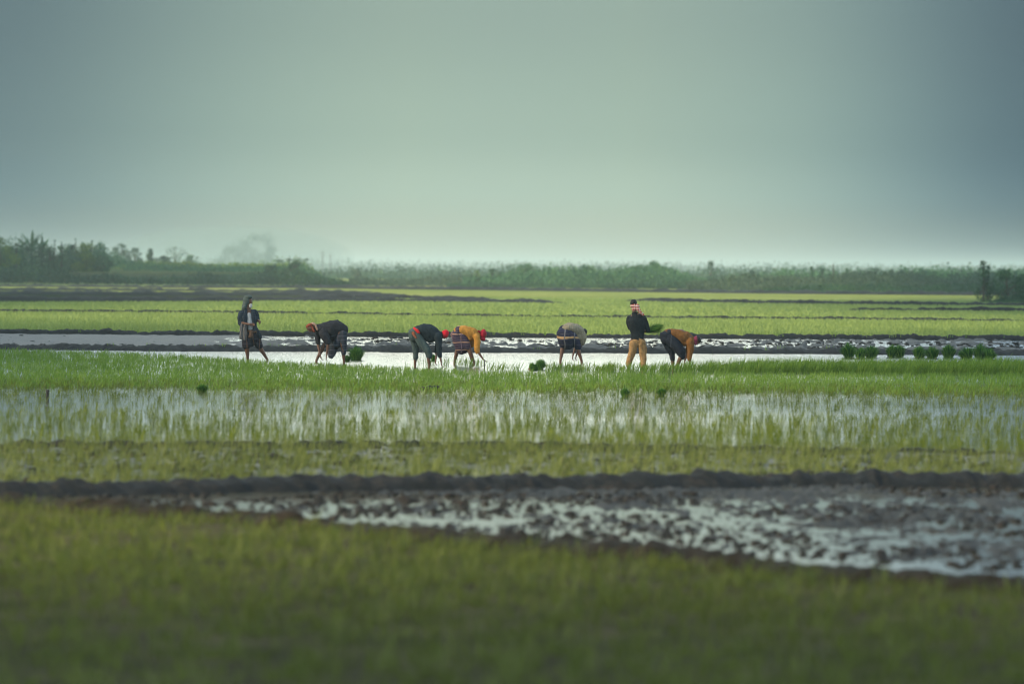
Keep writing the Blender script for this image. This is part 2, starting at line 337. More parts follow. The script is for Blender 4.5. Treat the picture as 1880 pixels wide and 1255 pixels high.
ridge('bund', [(-300, 526), (0, 526), (300, 528), (560, 529), (760, 530)], 5, .30, M['mud'], 13, .4, .6, .5)
ridge('bund', [(-300, 534), (100, 533), (350, 534), (560, 536), (700, 537)], 4, .25, M['mud'], 14, .4, .6, .9, taper=(0, 4))

# ------------------------------------------------------------------ unseen blockers, added out of view to shade the foreground and both sides
m, t, out = newmat('shade_blocker_white'); p = N(t, 'ShaderNodeBsdfDiffuse'); p.inputs[0].default_value = (.8, .8, .8, 1); t.links.new(p.outputs[0], out.inputs[0]); M['shade_blocker'] = m
def shade_blocker(cx, cy, rx, ry, hgt, seed):
    r = np.random.RandomState(seed); bm_ = bmesh.new(); bmesh.ops.create_icosphere(bm_, subdivisions=5, radius=1.0)
    V = np.array([v.co for v in bm_.verts]); Fc = np.array([[v.index for v in f.verts] for f in bm_.faces]); bm_.free()
    q = 1 + .22 * (fbm(V[:, 0] * 3 + 9, V[:, 1] * 3 + V[:, 2] * 2, seed, 4) - .5)
    V = V * q[:, None] * np.array([rx, ry, min(rx, ry) * .45])
    c = hgt / math.tan(SUN_EL); o = link('shade_blocker', mesh_np('shade_blocker', V, Fc, 3, M['shade_blocker'])); o['kind'] = 'structure'
    o.location = (cx + math.sin(SUN_AZ) * c, cy + math.cos(SUN_AZ) * c, hgt)
SHADE_BLOCKERS = [(0, -5, 60, 36, 330, 1), (-37, 105, 27, 66, 330, 2), (-75, 270, 40, 120, 330, 3), (38, 105, 25, 66, 330, 4), (78, 280, 42, 130, 330, 5), (-68, 570, 36, 62, 330, 6), (92, 500, 34, 90, 330, 7)]
for c_ in SHADE_BLOCKERS: shade_blocker(*c_)

# ------------------------------------------------------------------ clods
ico = bmesh.new(); bmesh.ops.create_icosphere(ico, subdivisions=2, radius=1.0)
IV = np.array([v.co for v in ico.verts]); IF = np.array([[v.index for v in f.verts] for f in ico.faces]); ico.free()
def clods(name, P, S, seed, label):
    r = np.random.RandomState(seed); n = len(P); k = len(IV)
    rot = r.rand(n) * 6.28; c, s = np.cos(rot)[:, None], np.sin(rot)[:, None]
    j = 1 + (r.rand(n, k) - .5) * .45
    V = IV[None] * j[..., None] * np.stack([S * (1 + .5 * r.rand(n)), S * (1 + .3 * r.rand(n)), S * (.45 + .35 * r.rand(n))], -1)[:, None]
    Vx = V[..., 0] * c - V[..., 1] * s; Vy = V[..., 0] * s + V[..., 1] * c
    V = np.stack([Vx, Vy, V[..., 2]], -1) + P[:, None]
    Fc = (IF[None] + (np.arange(n) * k)[:, None, None]).reshape(-1, 3)
    o = link(name, mesh_np(name, V, Fc, 3, M['clod'])); o['kind'] = 'stuff'; o['label'] = label; o['category'] = 'mud clods'
def sample(n, y0, y1, half, rs, pw=1.0):
    """n points spread evenly over the wedge the view takes in"""
    q = rs.rand(n); y = np.sqrt(y0 ** 2 + (y1 ** 2 - y0 ** 2) * q); x = (rs.rand(n) * 2 - 1) * half * y
    return x, y
rs = np.random.RandomState(5)
x, y = sample(9000, 115, 150, .15, rs)
s = (y - yJ(x)) / (yL(x) - yJ(x))
keep = (s > 0.0) & (s < 1) & (rs.rand(len(x)) < np.clip(1.15 - s * 1.25, .04, 1)) & (fbm(x * .35, y * .12, 40, 3) > .44) & ((x > -8) | (rs.rand(len(x)) < .3))
x, y = x[keep], y[keep]
clods('mud_clods', np.stack([x, y, 0 * x + .01], -1), .03 + .07 * rs.rand(len(x)) ** 2.2, 1, 'dark clods scattered over the wet strip behind the workers')
x, y = sample(26000, 29, 46, .15, rs)
keep = (y > yB(x) + .3) & (y < yD(x) - .3) & (fbm(x * .8, y * .5, 41, 3) > .47) & (rs.rand(len(x)) < .45)
x, y = x[keep], y[keep]
clods('mud_clods', np.stack([x, y, terrain(x, y)[0].clip(0) + .005], -1), .006 + .040 * rs.rand(len(x)) ** 4, 2, 'brown clods in the ploughed wet strip of the foreground')
x, y = sample(3500, 43, 58, .15, rs)
keep = (y > yD(x) + .4) & (y < yF(x) + .5) & (rs.rand(len(x)) < .55); x, y = x[keep], y[keep]
clods('mud_clods', np.stack([x, y, 0 * x + .01], -1), .02 + .045 * rs.rand(len(x)) ** 2, 3, 'small dark clods among the thin rice behind the thick near bund')

# ------------------------------------------------------------------ rice
def blades(P, h, wd, lean, yaw, curve, rnd):
    """P (N,3) feet; each blade a bent tapering strip"""
    n = len(P); dx, dy = np.cos(yaw), np.sin(yaw)
    side = np.stack([-dy, dx, 0 * dx], -1)
    lx, ly = lean
    def at(k):
        off = h * k ** 1.6 * curve
        return P + np.stack([dx * off + lx * h * k, dy * off + ly * h * k, h * k * (1 - .25 * curve * k)], -1)
    V = np.empty((n, 5, 3)); p0, p1, p2 = at(0.), at(.55), at(1.)
    V[:, 0] = p0 - side * (wd * .35)[:, None]; V[:, 1] = p0 + side * (wd * .35)[:, None]
    V[:, 2] = p1 - side * (wd * .5)[:, None]; V[:, 3] = p1 + side * (wd * .5)[:, None]; V[:, 4] = p2
    T = np.array([[0, 1, 3], [0, 3, 2], [2, 3, 4]]); Fc = (T[None] + (np.arange(n) * 5)[:, None, None]).reshape(-1, 3)
    return V.reshape(-1, 3), Fc, np.repeat(rnd, 5)
def rice(name, x, y, z, nb, h, wd, mat, label, seed, spread=.03, lean=(.05, 0), curve=.35):
    r = np.random.RandomState(seed); n = len(x); m = n * nb
    tint = np.repeat(r.rand(n) * .5 + .5 * fbm(x * .3, y * .15, seed, 3), nb)
    hh = np.repeat(h * (.75 + .5 * r.rand(n)), nb) * (.55 + .5 * r.rand(m))
    P = np.stack([np.repeat(x, nb) + r.randn(m) * spread, np.repeat(y, nb) + r.randn(m) * spread, np.repeat(z + 0 * x, nb)], -1)
    L = (lean[0] + r.randn(m) * .16, lean[1] + r.randn(m) * .16)
    V, Fc, rr = blades(P, hh, wd * (.7 + .6 * r.rand(m)), L, r.rand(m) * 6.283, curve * r.rand(m) * 1.6, np.clip(tint * .7 + .3 * r.rand(m), 0, 1))
    o = link(name, mesh_np(name, V, Fc, 3, mat, {'rnd': rr})); o['kind'] = 'stuff'; o['label'] = label; o['category'] = 'rice plants'
rs = np.random.RandomState(77)
# A foreground
x, y = sample(15000, 20, 42, .17, rs); k = (y < yB(x) - .1) & (rs.rand(len(x)) < .35 + .8 * fbm(x * .8, y * .5, 60, 3)); x, y = x[k], y[k]
rice('rice_plants', x, y, 0, 7, .17, .007, M['rice_olive'], 'olive young rice of the blurred foreground field', 1, .03, curve=.5)
x, y = sample(900, 20, 42, .17, rs); k = (y < yB(x) - .1) & (rs.rand(len(x)) < fbm(x * .5, y * .4, 64, 2) * 1.2); x, y = x[k], y[k]
rice('rice_plants', x, y, 0, 9, .27, .009, M['rice_yellow'], 'taller yellow-green rice tufts in the blurred foreground field', 21, .03, curve=.4)
# grass creeping up the near bund
x, y = sample(9000, 28, 42, .16, rs); k = (np.abs(y - yB(x)) < .5) & (y < yB(x) + .1); x, y = x[k], y[k]
rice('rice_plants', x, y, .0, 5, .17, .008, M['rice_olive'], 'olive grass tufts along the near side of the oblique bund', 2, .04)
# E
x, y = sample(6500, 42, 57, .16, rs); k = (y > yD(x) + .5) & (y < yF(x) + .2); x, y = x[k], y[k]
rice('rice_plants', x, y, 0, 6, .21, .007, M['rice_yellow'], 'yellowish thin rice in the narrow field behind the thick bund', 3, .035)
# G flooded
x, y = sample(17000, 52, 84, .16, rs)
s = (y - yF(x)) / (80 - yF(x))
dens = np.interp(s, [0, .12, .3, .5, .7, .85, 1], [.98, .82, .52, .36, .34, .5, .95]) * (.55 + .9 * fbm(x * .5, y * .25, 61, 3)); dens *= np.where(x > 3, 1.25, 1)
k = (s > .01) & (rs.rand(len(x)) < dens * .85) ; x, y, s = x[k], y[k], s[k]
nr_ = s < .42
rice('rice_plants', x[nr_], y[nr_], 0, 6, .21, .007, M['rice_mid'], 'yellow-green rice at the near edge of the flooded field', 4, .022)
rice('rice_plants', x[~nr_], y[~nr_], 0, 5, .135, .0085, M['rice_mid'], 'green rice standing apart in the open water of the flooded field', 5, .03, lean=(.1, 0), curve=.9)
# H dense seed bed
x, y = sample(36000, 76, 128, .16, rs)
near = 79.5 + 2.2 * (fbm(x * .25, x * 0, 62, 3) - .5) * 2 + np.where(x > 2, -.6, 0)
k = (y < yH(x)) & (rs.rand(len(x)) < np.clip((y - near + 2) / 4, 0, 1)); x, y = x[k], y[k]
rice('rice_seedlings', x, y, -.01, 5, .155, .012, M['rice_dense'], 'dense bright green seedling bed in front of the workers', 6, .06, lean=(.1, 0))
# edge of the bed + tall transplanted rice at the right
x0 = gp(890, 672).x
x, y = sample(16000, 94, 104, .16, rs)
e = yH(x); top = e + np.interp(x, [x0, x0 + 3, 14], [2.2, 3.5, 6.5])
k = (x > x0 + (rs.rand(len(x)) - .5)) & (y > e + 1.0) & (y < top) & (np.abs(x - gp(981, 672).x) > .30) & (rs.rand(len(x)) < np.interp(x, [x0, 4, 6], [.5, .6, 1])); x, y = x[k], y[k]
rice('rice_plants', x, y, 0, 7, np.interp(x, [x0, 4.2, 6], [.26, .29, .38]), .014, M['rice_green'], 'taller bright rice freshly planted around the right-hand workers', 7, .05, lean=(.28, 0), curve=.5)
x, y = sample(2500, 92, 130, .16, rs); e = yH(x); k = (np.abs(y - e - .4) < .8) & (rs.rand(len(x)) < .8); x, y = x[k], y[k]
rice('rice_plants', x, y, 0, 4, .2, .012, M['rice_green'], 'ragged grass at the far rim of the seedling bed', 8, .05)
xx = np.array([gp(u, 668).x for u in (785, 800, 822, 830, 845, 850, 858, 866, 873, 880)]); yy = 99 + rs.rand(10) * 2
rice('rice_plants', np.repeat(xx, 3) + rs.randn(30) * .12, np.repeat(yy, 3), 0, 6, .24, .012, M['rice_green'], 'few new rice hills in the water between the two red-capped workers', 9, .06)
# M, N far fields
x, y = sample(42000, 146, 205, .155, rs); k = (y > yL(x) + .8) & (y < yN(x) - .3) ; x, y = x[k], y[k]
rice('rice_plants', x, y, .02, 4, .22, .022, M['rice_far'], 'light green rice field behind the wet ploughed strip', 10, .09)
x, y = sample(40000, 200, 330, .155, rs)
k = (y > yN(x) + 5) & ((y < yq0(x) - 3) | (x * F / y + 940 > 640)); x, y = x[k], y[k]
rice('rice_plants', x, y, .02, 4, .16, .05, M['rice_far'], 'light green rice of the farther fields', 11, .16)
# weeds on bunds
x, y = sample(4500, 110, 210, .155, rs); k = (np.abs(y - yN(x)) < 1.2) | ((np.abs(y - yL(x)) < 1.0) & (rs.rand(len(x)) < .5)) | ((np.abs(y - yJ(x)) < 1.0) & (rs.rand(len(x)) < .4)); x, y = x[k], y[k]
rice('weeds', x, y, .1, 4, .16, .02, M['rice_green'], 'thin weeds on the far bunds', 12, .08)

# ------------------------------------------------------------------ seedling bunches and small things on the field
def bunch_mesh(name, h, r0, r1, n, seed, mat, axis=Vector((0, 0, 1)), wd=.012, droop=.35):
    r = np.random.RandomState(seed)
    a = r.rand(n) * 6.283; q = np.sqrt(r.rand(n))
    ax = np.array(axis.normalized()); t1 = np.array(axis.orthogonal().normalized()); t2 = np.cross(ax, t1)
    hh = h * (.55 + .5 * r.rand(n) ** .6) * np.sqrt(1.05 - .62 * q * q)
    V = []; 
    p0 = (np.cos(a) * q * r0)[:, None] * t1 + (np.sin(a) * q * r0)[:, None] * t2
    rad = np.cos(a)[:, None] * t1 + np.sin(a)[:, None] * t2 + r.randn(n, 3) * .18
    sd_ = np.cross(ax, rad + r.randn(n, 3) * .3); sd_ /= np.linalg.norm(sd_, axis=1)[:, None]
    def at(k): return p0 + ax * (hh * k * (1 - droop * .3 * k))[:, None] + rad * (q * (r1 - r0) * k ** 1.4)[:, None] + np.array([0, 0, -1.]) * (droop * .3 * hh * q * k ** 3)[:, None]
    Vv = np.empty((n, 7, 3)); w_ = wd * (.7 + .6 * r.rand(n))[:, None]
    for i, (k, s) in enumerate(((0, .4), (.4, .5), (.75, .35))):
        Vv[:, 2 * i] = at(k) - sd_ * w_ * s; Vv[:, 2 * i + 1] = at(k) + sd_ * w_ * s
    Vv[:, 6] = at(1.)
    T = np.array([[0, 1, 3], [0, 3, 2], [2, 3, 5], [2, 5, 4], [4, 5, 6]]); Fc = (T[None] + (np.arange(n) * 7)[:, None, None]).reshape(-1, 3)
    return mesh_np(name, Vv, Fc, 3, mat, {'rnd': np.repeat(np.clip(1.0 * r.rand(n) ** 1.3 + .15 * q, 0, 1), 7)})
def root_mesh(name, r0, seed, axis=Vector((0, 0, 1))):
    return bunch_mesh(name, .11, r0 * .9, r0 * 1.1, 90, seed, M['roots'], -axis, .010, 0)
def bunch(u, vb, hpx, wpx, label, seed, Yd=None, tilt=(0, 0), group='bunches of rice seedlings standing in the water'):
    p = gp(u, vb) if Yd is None else W(u, vb, Yd)
    k = F / p.y; h = hpx / k; wd = wpx / k / 2
    o = thing('seedling_bunch', p, label, 'seedling bunch', group)
    ax = Vector((tilt[0], tilt[1], 1))
    lv = link('leaves', bunch_mesh('leaves', h * 1.05, wd * .55, wd * 1.2, 520, seed, M['rice_bunch'], ax, .014, .5), o); lv.location = (0, 0, .0)
    rt = link('roots', root_mesh('roots', wd * .42, seed + 1, ax), o); rt.location = (0, 0, .03)
    return o
bunch(654, 660, 31, 34, 'round dark green seedling bunch behind the bent worker in charcoal shirt', 50)
bunch(637, 663, 14, 16, 'small low seedling bunch by the heel of the bent worker in charcoal shirt', 51)
R_ = [(1560, 656, 30, 25, 'tallest seedling bunch, leftmost of the row in the water at right'),
      (1578, 657, 22, 20, 'low seedling bunch between the two tallest at the left end of the right row'),
      (1600, 656, 25, 26, 'wide seedling bunch, third from the left end of the right row'),
      (1636, 655, 25, 18, 'slim seedling bunch, left of the pair in mid row'),
      (1652, 655, 26, 20, 'fuller seedling bunch, right of the pair in mid row'),
      (1686, 656, 23, 24, 'seedling bunch left of three evenly spaced ones'),
      (1713, 657, 24, 24, 'seedling bunch in the middle of three evenly spaced ones'),
      (1741, 656, 27, 24, 'upright dense seedling bunch right of three evenly spaced ones'),
      (1777, 658, 24, 26, 'pale left bunch of the big heap at the right end of the row'),
      (1799, 657, 29, 28, 'tall middle bunch of the big heap at the right end of the row'),
      (1814, 659, 23, 22, 'dark low bunch, rightmost of the whole row')]
for i, (u, v, h_, w_, lb) in enumerate(R_): bunch(u, v, h_ * 1.12, w_ * 1.3, lb, 60 + 3 * i, tilt=((-.18, .22, -.05, .1, -.15, .25, -.22, .05, -.3, .12, .3)[i], 0))
bunch(976, 679, 17, 26, 'dark seedling bunch lying in the shallow water, brown roots to the left', 101, tilt=(.9, 0))
bunch(989, 677, 24, 22, 'light green seedling bunch lying on the darker one', 104, tilt=(.45, .1))
bunch(796, 662, 14, 12, 'dark seedling bunch between the legs and arm of the dark-shirted worker', 107)
bunch(371, 719, 18, 24, 'dark tuft left in the flooded field, at the left', 110, group='dark tufts left in the flooded field')
bunch(1147, 728, 20, 18, 'upright dark tuft in the flooded field below the standing man in black', 113, group='dark tufts left in the flooded field')
bunch(1215, 726, 17, 18, 'small dark tuft right of the upright one', 116, group='dark tufts left in the flooded field')

# ------------------------------------------------------------------ people
def ring_loft(bm, secs, side, nseg=14, cap=True):
    """secs: (point, a, b); a along side, b across; closed with rounded ends"""
    pts = [Vector(s[0]) for s in secs]; rings = []
    n = len(secs)
    def frame(i):
        a = pts[max(i - 1, 0)]; c = pts[min(i + 1, n - 1)]; t = (c - a).normalized()
        s = (Vector(side) - t * Vector(side).dot(t))
        if s.length < 1e-3: s = t.orthogonal()
        s.normalize(); return t, s, t.cross(s)
    def ring(p, a, b, s, nn): return [bm.verts.new(p + s * (a * math.cos(2 * math.pi * k / nseg)) + nn * (b * math.sin(2 * math.pi * k / nseg))) for k in range(nseg)]
    t, s, nn = frame(0); p, a, b = pts[0], secs[0][1], secs[0][2]; m_ = min(a, b)
    if cap:
        rings.append(ring(p - t * m_ * .95, a * .3, b * .3, s, nn)); rings.append(ring(p - t * m_ * .6, a * .78, b * .78, s, nn))
    for i in range(n):
        t, s, nn = frame(i); rings.append(ring(pts[i], secs[i][1], secs[i][2], s, nn))
    p, a, b = pts[-1], secs[-1][1], secs[-1][2]; m_ = min(a, b)
    if cap:
        rings.append(ring(p + t * m_ * .6, a * .78, b * .78, s, nn)); rings.append(ring(p + t * m_ * .95, a * .3, b * .3, s, nn))
    for r0, r1 in zip(rings, rings[1:]):
        for k in range(nseg): bm.faces.new((r0[k], r0[(k + 1) % nseg], r1[(k + 1) % nseg], r1[k]))
    bm.faces.new(rings[0][::-1]); bm.faces.new(rings[-1])
def ell(bm, c, rx, ry, rz, rot=None):
    g = bmesh.ops.create_icosphere(bm, subdivisions=3, radius=1.0)
    mt = Matrix.Translation(c) @ (rot.to_4x4() if rot else Matrix()) @ Matrix.Diagonal((rx, ry, rz, 1))
    bmesh.ops.transform(bm, matrix=mt, verts=g['verts'])
def remesh(name, bm, mat, parent, voxel, smooth=3, wr=0, wscale=12, seed=0):
    bmesh.ops.recalc_face_normals(bm, faces=bm.faces)
    me = bpy.data.meshes.new(name + '_raw'); bm.to_mesh(me); bm.free()
    o = bpy.data.objects.new(name + '_raw', me); COL.objects.link(o)
    r = o.modifiers.new('r', 'REMESH'); r.mode = 'VOXEL'; r.voxel_size = voxel
    s = o.modifiers.new('s', 'SMOOTH'); s.iterations = smooth; s.factor = .5
    dg = bpy.context.evaluated_depsgraph_get(); me2 = bpy.data.meshes.new_from_object(o.evaluated_get(dg))
    bpy.data.objects.remove(o); bpy.data.meshes.remove(me)
    if wr:                                     # folds of the cloth
        nv = len(me2.vertices); co = np.empty(nv * 3, np.float32); no = np.empty(nv * 3, np.float32)
        me2.vertices.foreach_get('co', co); me2.vertices.foreach_get('normal', no); co = co.reshape(-1, 3); no = no.reshape(-1, 3)
        q = fbm(co[:, 0] * wscale + co[:, 2] * wscale * .4 + seed, co[:, 2] * wscale * .45 + co[:, 1] * wscale * .8 - seed, seed + 3, 3) - .5
        co = co + no * (q * wr)[:, None]; me2.vertices.foreach_set('co', co.ravel())
    me2.polygons.foreach_set('use_smooth', np.ones(len(me2.polygons), bool))
    me2.materials.clear(); me2.materials.append(mat); me2.name = name
    me2.update()
    return link(name, me2, parent)
def cloth(name, c, var=.2, rough=.85, plaid=None):
    """woven cloth; plaid = list of (axis, period, width, offset, colour)"""
    m, t, out = newmat(name)
    tc_ = N(t, 'ShaderNodeTexCoord'); n = noise(t, 18, 5, .65, tc_.outputs['Object'])
    r = ramp(t, n.outputs[0], [(.3, tuple(x * (1 - var) for x in c)), (.7, tuple(min(1, x * (1 + var)) for x in c))]); colr = r.outputs[0]
    if plaid:
        s = N(t, 'ShaderNodeSeparateXYZ'); t.links.new(tc_.outputs['Object'], s.inputs[0])
        wob = noise(t, 3, 2, .5, tc_.outputs['Object'])
        for axn, per, wd, off, cc in plaid:
            a = N(t, 'ShaderNodeMath', operation='MULTIPLY_ADD'); t.links.new(wob.outputs[0], a.inputs[0]); a.inputs[1].default_value = .10
            b0 = N(t, 'ShaderNodeMath', operation='ADD'); t.links.new(s.outputs[axn], b0.inputs[0]); b0.inputs[1].default_value = off; t.links.new(b0.outputs[0], a.inputs[2])
            f = N(t, 'ShaderNodeMath', operation='PINGPONG'); t.links.new(a.outputs[0], f.inputs[0]); f.inputs[1].default_value = per / 2
            g = N(t, 'ShaderNodeMath', operation='LESS_THAN'); t.links.new(f.outputs[0], g.inputs[0]); g.inputs[1].default_value = wd / 2
            mx = N(t, 'ShaderNodeMix', data_type='RGBA'); t.links.new(g.outputs[0], mx.inputs[0]); t.links.new(colr, mx.inputs[6]); mx.inputs[7].default_value = (*cc, 1); colr = mx.outputs[2]
    p = N(t, 'ShaderNodeBsdfPrincipled'); p.inputs['Roughness'].default_value = rough; p.inputs['Specular IOR Level'].default_value = .2
    t.links.new(colr, p.inputs['Base Color'])
    b = N(t, 'ShaderNodeBump'); b.inputs['Distance'].default_value = .015; nn = noise(t, 14, 3, .6, tc_.outputs['Object'], (1, 1, .4)); t.links.new(nn.outputs[0], b.inputs['Height']); t.links.new(b.outputs[0], p.inputs['Normal'])
    t.links.new(p.outputs[0], out.inputs[0]); return m
SKIN = plain('skin', (.13, .062, .038), .5, .2, 25, spec=.4)
HAIR = plain('hair', (.008, .008, .008), .6, .4, 60, .004)
EYEW = plain('eye_white', (.5, .45, .4), .3, .05)

def arm_body(bm, sh, el, wr_, hand, fing_dir, thick=1.0, palm_side=Vector((0, 1, 0))):
    sh, el, wr_ = map(Vector, (sh, el, wr_))
    ring_loft(bm, [(sh, .052 * thick, .052 * thick), (sh.lerp(el, .5), .046 * thick, .046 * thick), (el, .037 * thick, .037 * thick), (el.lerp(wr_, .35), .038 * thick, .036 * thick), (wr_, .026, .022)], palm_side, 12)
    d = Vector(fing_dir).normalized(); s = (Vector(palm_side) - d * Vector(palm_side).dot(d)).normalized(); nrm = d.cross(s)
    pc = wr_ + d * .045
    ring_loft(bm, [(wr_, .024, .020), (wr_ + d * .035, .036, .017), (wr_ + d * .08, .040, .015)], s, 12)
    for i, (o, L) in enumerate(((-.030, .072), (-.010, .082), (.011, .077), (.030, .060))):
        a = wr_ + d * .082 + s * o; b_ = a + (d * .75 + nrm * .35).normalized() * L * .5; c_ = b_ + (d * .45 + nrm * .8).normalized() * L * .5
        ring_loft(bm, [(a, .0095, .0095), (b_, .009, .009), (c_, .008, .008)], s, 8)
    a = wr_ + d * .03 - s * .034; b_ = a + (d * .6 - s * .7).normalized() * .035; c_ = b_ + (d * .9 + nrm * .5).normalized() * .032
    ring_loft(bm, [(a, .012, .012), (b_, .011, .011), (c_, .009, .009)], s, 8)
def leg_body(bm, hip, kn, an, toe, side=Vector((0, 1, 0)), thick=1.14):
    hip, kn, an, toe = map(Vector, (hip, kn, an, toe)); t_ = thick
    ring_loft(bm, [(hip, .085 * t_, .085 * t_), (hip.lerp(kn, .5), .072 * t_, .072 * t_), (kn, .052 * t_, .052 * t_), (kn.lerp(an, .3), .054 * t_, .052 * t_), (kn.lerp(an, .7), .040 * t_, .038 * t_), (an, .033, .033)], side, 14)
    d = toe - an; d.z = 0; ring_loft(bm, [(an, .033, .033), (an - Vector((0, 0, .12)), .036, .036)], side, 12); an = an - Vector((0, 0, .11))
    if d.length < .01: d = Vector((1, 0, 0))
    d.normalize(); an2 = Vector((an.x, an.y, an.z - .04)); s_ = Vector((-d.y, d.x, 0))
    ring_loft(bm, [(an2 - d * .04, .03, .028), (an2 + d * .05, .036, .026), (an2 + d * .14, .044, .018), (an2 + d * .19, .038, .012)], s_, 12)
def head_body(bm, c, fwd, up, s=1.0):
    c = Vector(c); f = Vector(fwd).normalized(); u = (Vector(up) - f * Vector(up).dot(f)).normalized(); r = f.cross(u)
    R = Matrix((r, f, u)).transposed()
    ell(bm, c + u * .02 - f * .005, .075 * s, .094 * s, .10 * s, R)                      # skull
    ell(bm, c - u * .055 + f * .025, .052 * s, .060 * s, .062 * s, R)                    # jaw
    ell(bm, c - u * .095 + f * .055, .026, .024, .022, R)                              # chin
    ring_loft(bm, [(c + u * .012 + f * .083, .008, .008), (c - u * .018 + f * .100, .013, .012), (c - u * .028 + f * .094, .016, .010)], r, 8)   # nose
    ring_loft(bm, [(c + u * .028 + f * .078 - r * .035, .010, .008), (c + u * .033 + f * .088, .010, .008), (c + u * .028 + f * .078 + r * .035, .010, .008)], u, 8)  # brow
    for k in (-1, 1):
        ell(bm, c + r * .075 * k - f * .005 - u * .005, .010, .020, .032, R)            # ear
    ell(bm, c - u * .058 + f * .078, .024, .010, .008, R)                              # lips
    return R
def eyes(root, c, R):
    for k in (-1, 1):
        bm = bmesh.new(); r, f, u = R.col[0], R.col[1], R.col[2]
        ell(bm, Vector(c) + r * .030 * k + f * .080 + u * .008, .012, .008, .008, R)
        me = bpy.data.meshes.new('eye'); bm.to_mesh(me); bm.free(); me.materials.append(EYEW)
        me.polygons.foreach_set('use_smooth', np.ones(len(me.polygons), bool)); link('eye', me, root)

def person(u, v, label):
    g = gp(u, v); root = thing('person', (g.x, g.y, 0), label, 'person', 'farm workers planting rice')
    def J(uu, vv, dy=0.0): return W(uu, vv, g.y + dy) - Vector((g.x, g.y, 0))
    return root, J
X_ = Vector((1, 0, 0)); Y_ = Vector((0, 1, 0)); Z_ = Vector((0, 0, 1))
def tube(bm, pts, rads, side=Y_, nseg=14):
    ring_loft(bm, [(p, *(r if isinstance(r, tuple) else (r, r))) for p, r in zip(pts, rads)], side, nseg)

# ---- 1: old man with a grey hood, standing
root, J = person(470, 664, 'bearded old man standing upright in a dark open shirt and grey head cloth')
bm = bmesh.new()
hd = J(457, 553.5, 0)
R = head_body(bm, hd, (1, -.35, -.05), Z_, 1.0)
tube(bm, [J(456, 560), J(455.5, 570)], [.060, .075])
tube(bm, [J(460, 612), J(458, 600), J(456, 586), J(455.5, 575), J(455.5, 570)], [(.12, .15), (.11, .135), (.12, .15), (.11, .17), (.07, .12)], Y_)
hn1 = J(463, 595.5, -.30); hn2 = J(477, 592.5, -.10)
arm_body(bm, J(444, 574, -.10), J(440.5, 592, -.16), J(458, 595, -.30), hn1, Vector((1, .1, -.05)), palm_side=Z_)
arm_body(bm, J(468, 573, .12), J(473, 587, .05), J(475.5, 590, -.06), hn2, Vector((.5, -.9, -.2)), palm_side=Z_)
leg_body(bm, J(456, 612, -.06), J(453, 636, -.12), J(455, 660, -.05), J(461, 662, -.1))
leg_body(bm, J(465, 612, .08), J(475, 634, .05), J(491, 660, .12), J(499, 662, .1))
remesh('body', bm, SKIN, root, .0055); eyes(root, hd, R)
bm = bmesh.new()                                            # open shirt
navy = cloth('navy_check_shirt', (.018, .026, .038), .25, plaid=[('X', .05, .006, 0, (.05, .07, .09)), ('Z', .06, .006, 0, (.05, .07, .09))])
tube(bm, [J(449, 614, -.05), J(448.5, 596, -.05), J(449, 582, -.06), J(450, 571, -.03)], [(.16, .075), (.15, .09), (.15, .10), (.11, .07)], Y_)
tube(bm, [J(468, 610, .03), J(466, 596, .02), J(465.5, 582, .01), J(463.5, 571, .0)], [(.17, .07), (.16, .075), (.17, .08), (.12, .06)], Y_)
tube(bm, [J(457, 604, .14), J(456, 588, .12), J(456, 574, .08)], [(.06, .15), (.08, .17), (.06, .16)], Y_)
tube(bm, [J(444, 574, -.10), J(440, 583, -.15), J(440.5, 592, -.16), J(441, 594, -.18)], [.078, .07, .064, .06])
tube(bm, [J(468, 573, .12), J(471, 580, .09), J(473, 587, .04)], [.08, .07, .06])
tube(bm, [J(470, 604, 0), J(475, 612, -.02), J(478, 620, -.02)], [(.05, .06), (.05, .06), (.04, .04)], Y_)
remesh('shirt', bm, navy, root, .010, 2, .03, 14, 1)
bm = bmesh.new(); tube(bm, [J(459.5, 604, -.10), J(458.5, 592, -.11), J(457.5, 577, -.10)], [(.06, .07), (.07, .075), (.05, .06)], Y_)
remesh('undershirt', bm, cloth('grey_undershirt', (.33, .36, .38)), root, .008, 2, .01)
bm = bmesh.new()                                            # tucked-up sarong
tube(bm, [J(462, 606), J(462, 613), J(461, 622), J(459, 628)], [(.15, .175), (.165, .18), (.16, .18), (.13, .14)], Y_)
tube(bm, [J(455, 614, -.05), J(452.5, 626, -.10), J(452.5, 634, -.12)], [.13, .125, .11]); tube(bm, [J(466, 614, .06), J(472, 626, .06), J(477, 635, .05)], [.13, .12, .095])
remesh('sarong', bm, cloth('dark_sarong', (.022, .022, .030), .3, plaid=[('X', .16, .03, .02, (.10, .06, .045)), ('Z', .14, .012, .03, (.06, .06, .08))]), root, .010, 2, .04, 10, 4)
bm = bmesh.new(); tube(bm, [J(456, 607, -.20), J(463, 610, -.19), J(470, 609, -.12)], [(.03, .03)] * 3); tube(bm, [J(461, 608, -.21), J(460.5, 618, -.22)], [(.035, .05), (.04, .06)], Y_)
remesh('waist_cloth', bm, cloth('brown_waist_cloth', (.10, .06, .04), .4), root, .008, 2, .02, 20, 4)
bm = bmesh.new(); tube(bm, [J(443.5, 596, -.2), J(443.5, 610, -.2), J(443, 620, -.2)], [(.05, .05), (.055, .055), (.045, .055)], Y_); tube(bm, [J(450, 597, -.25), J(450, 610, -.23), J(449.5, 623, -.22)], [(.03, .045), (.03, .05), (.03, .045)], Y_)
remesh('shoulder_bag', bm, cloth('striped_bag', (.09, .09, .10), .3, plaid=[('X', .045, .012, 0, (.22, .20, .17)), ('Z', 3, .05, -1.15, (.22, .10, .05))]), root, .008, 2, .02, 20, 4)
bm = bmesh.new()                                            # hood
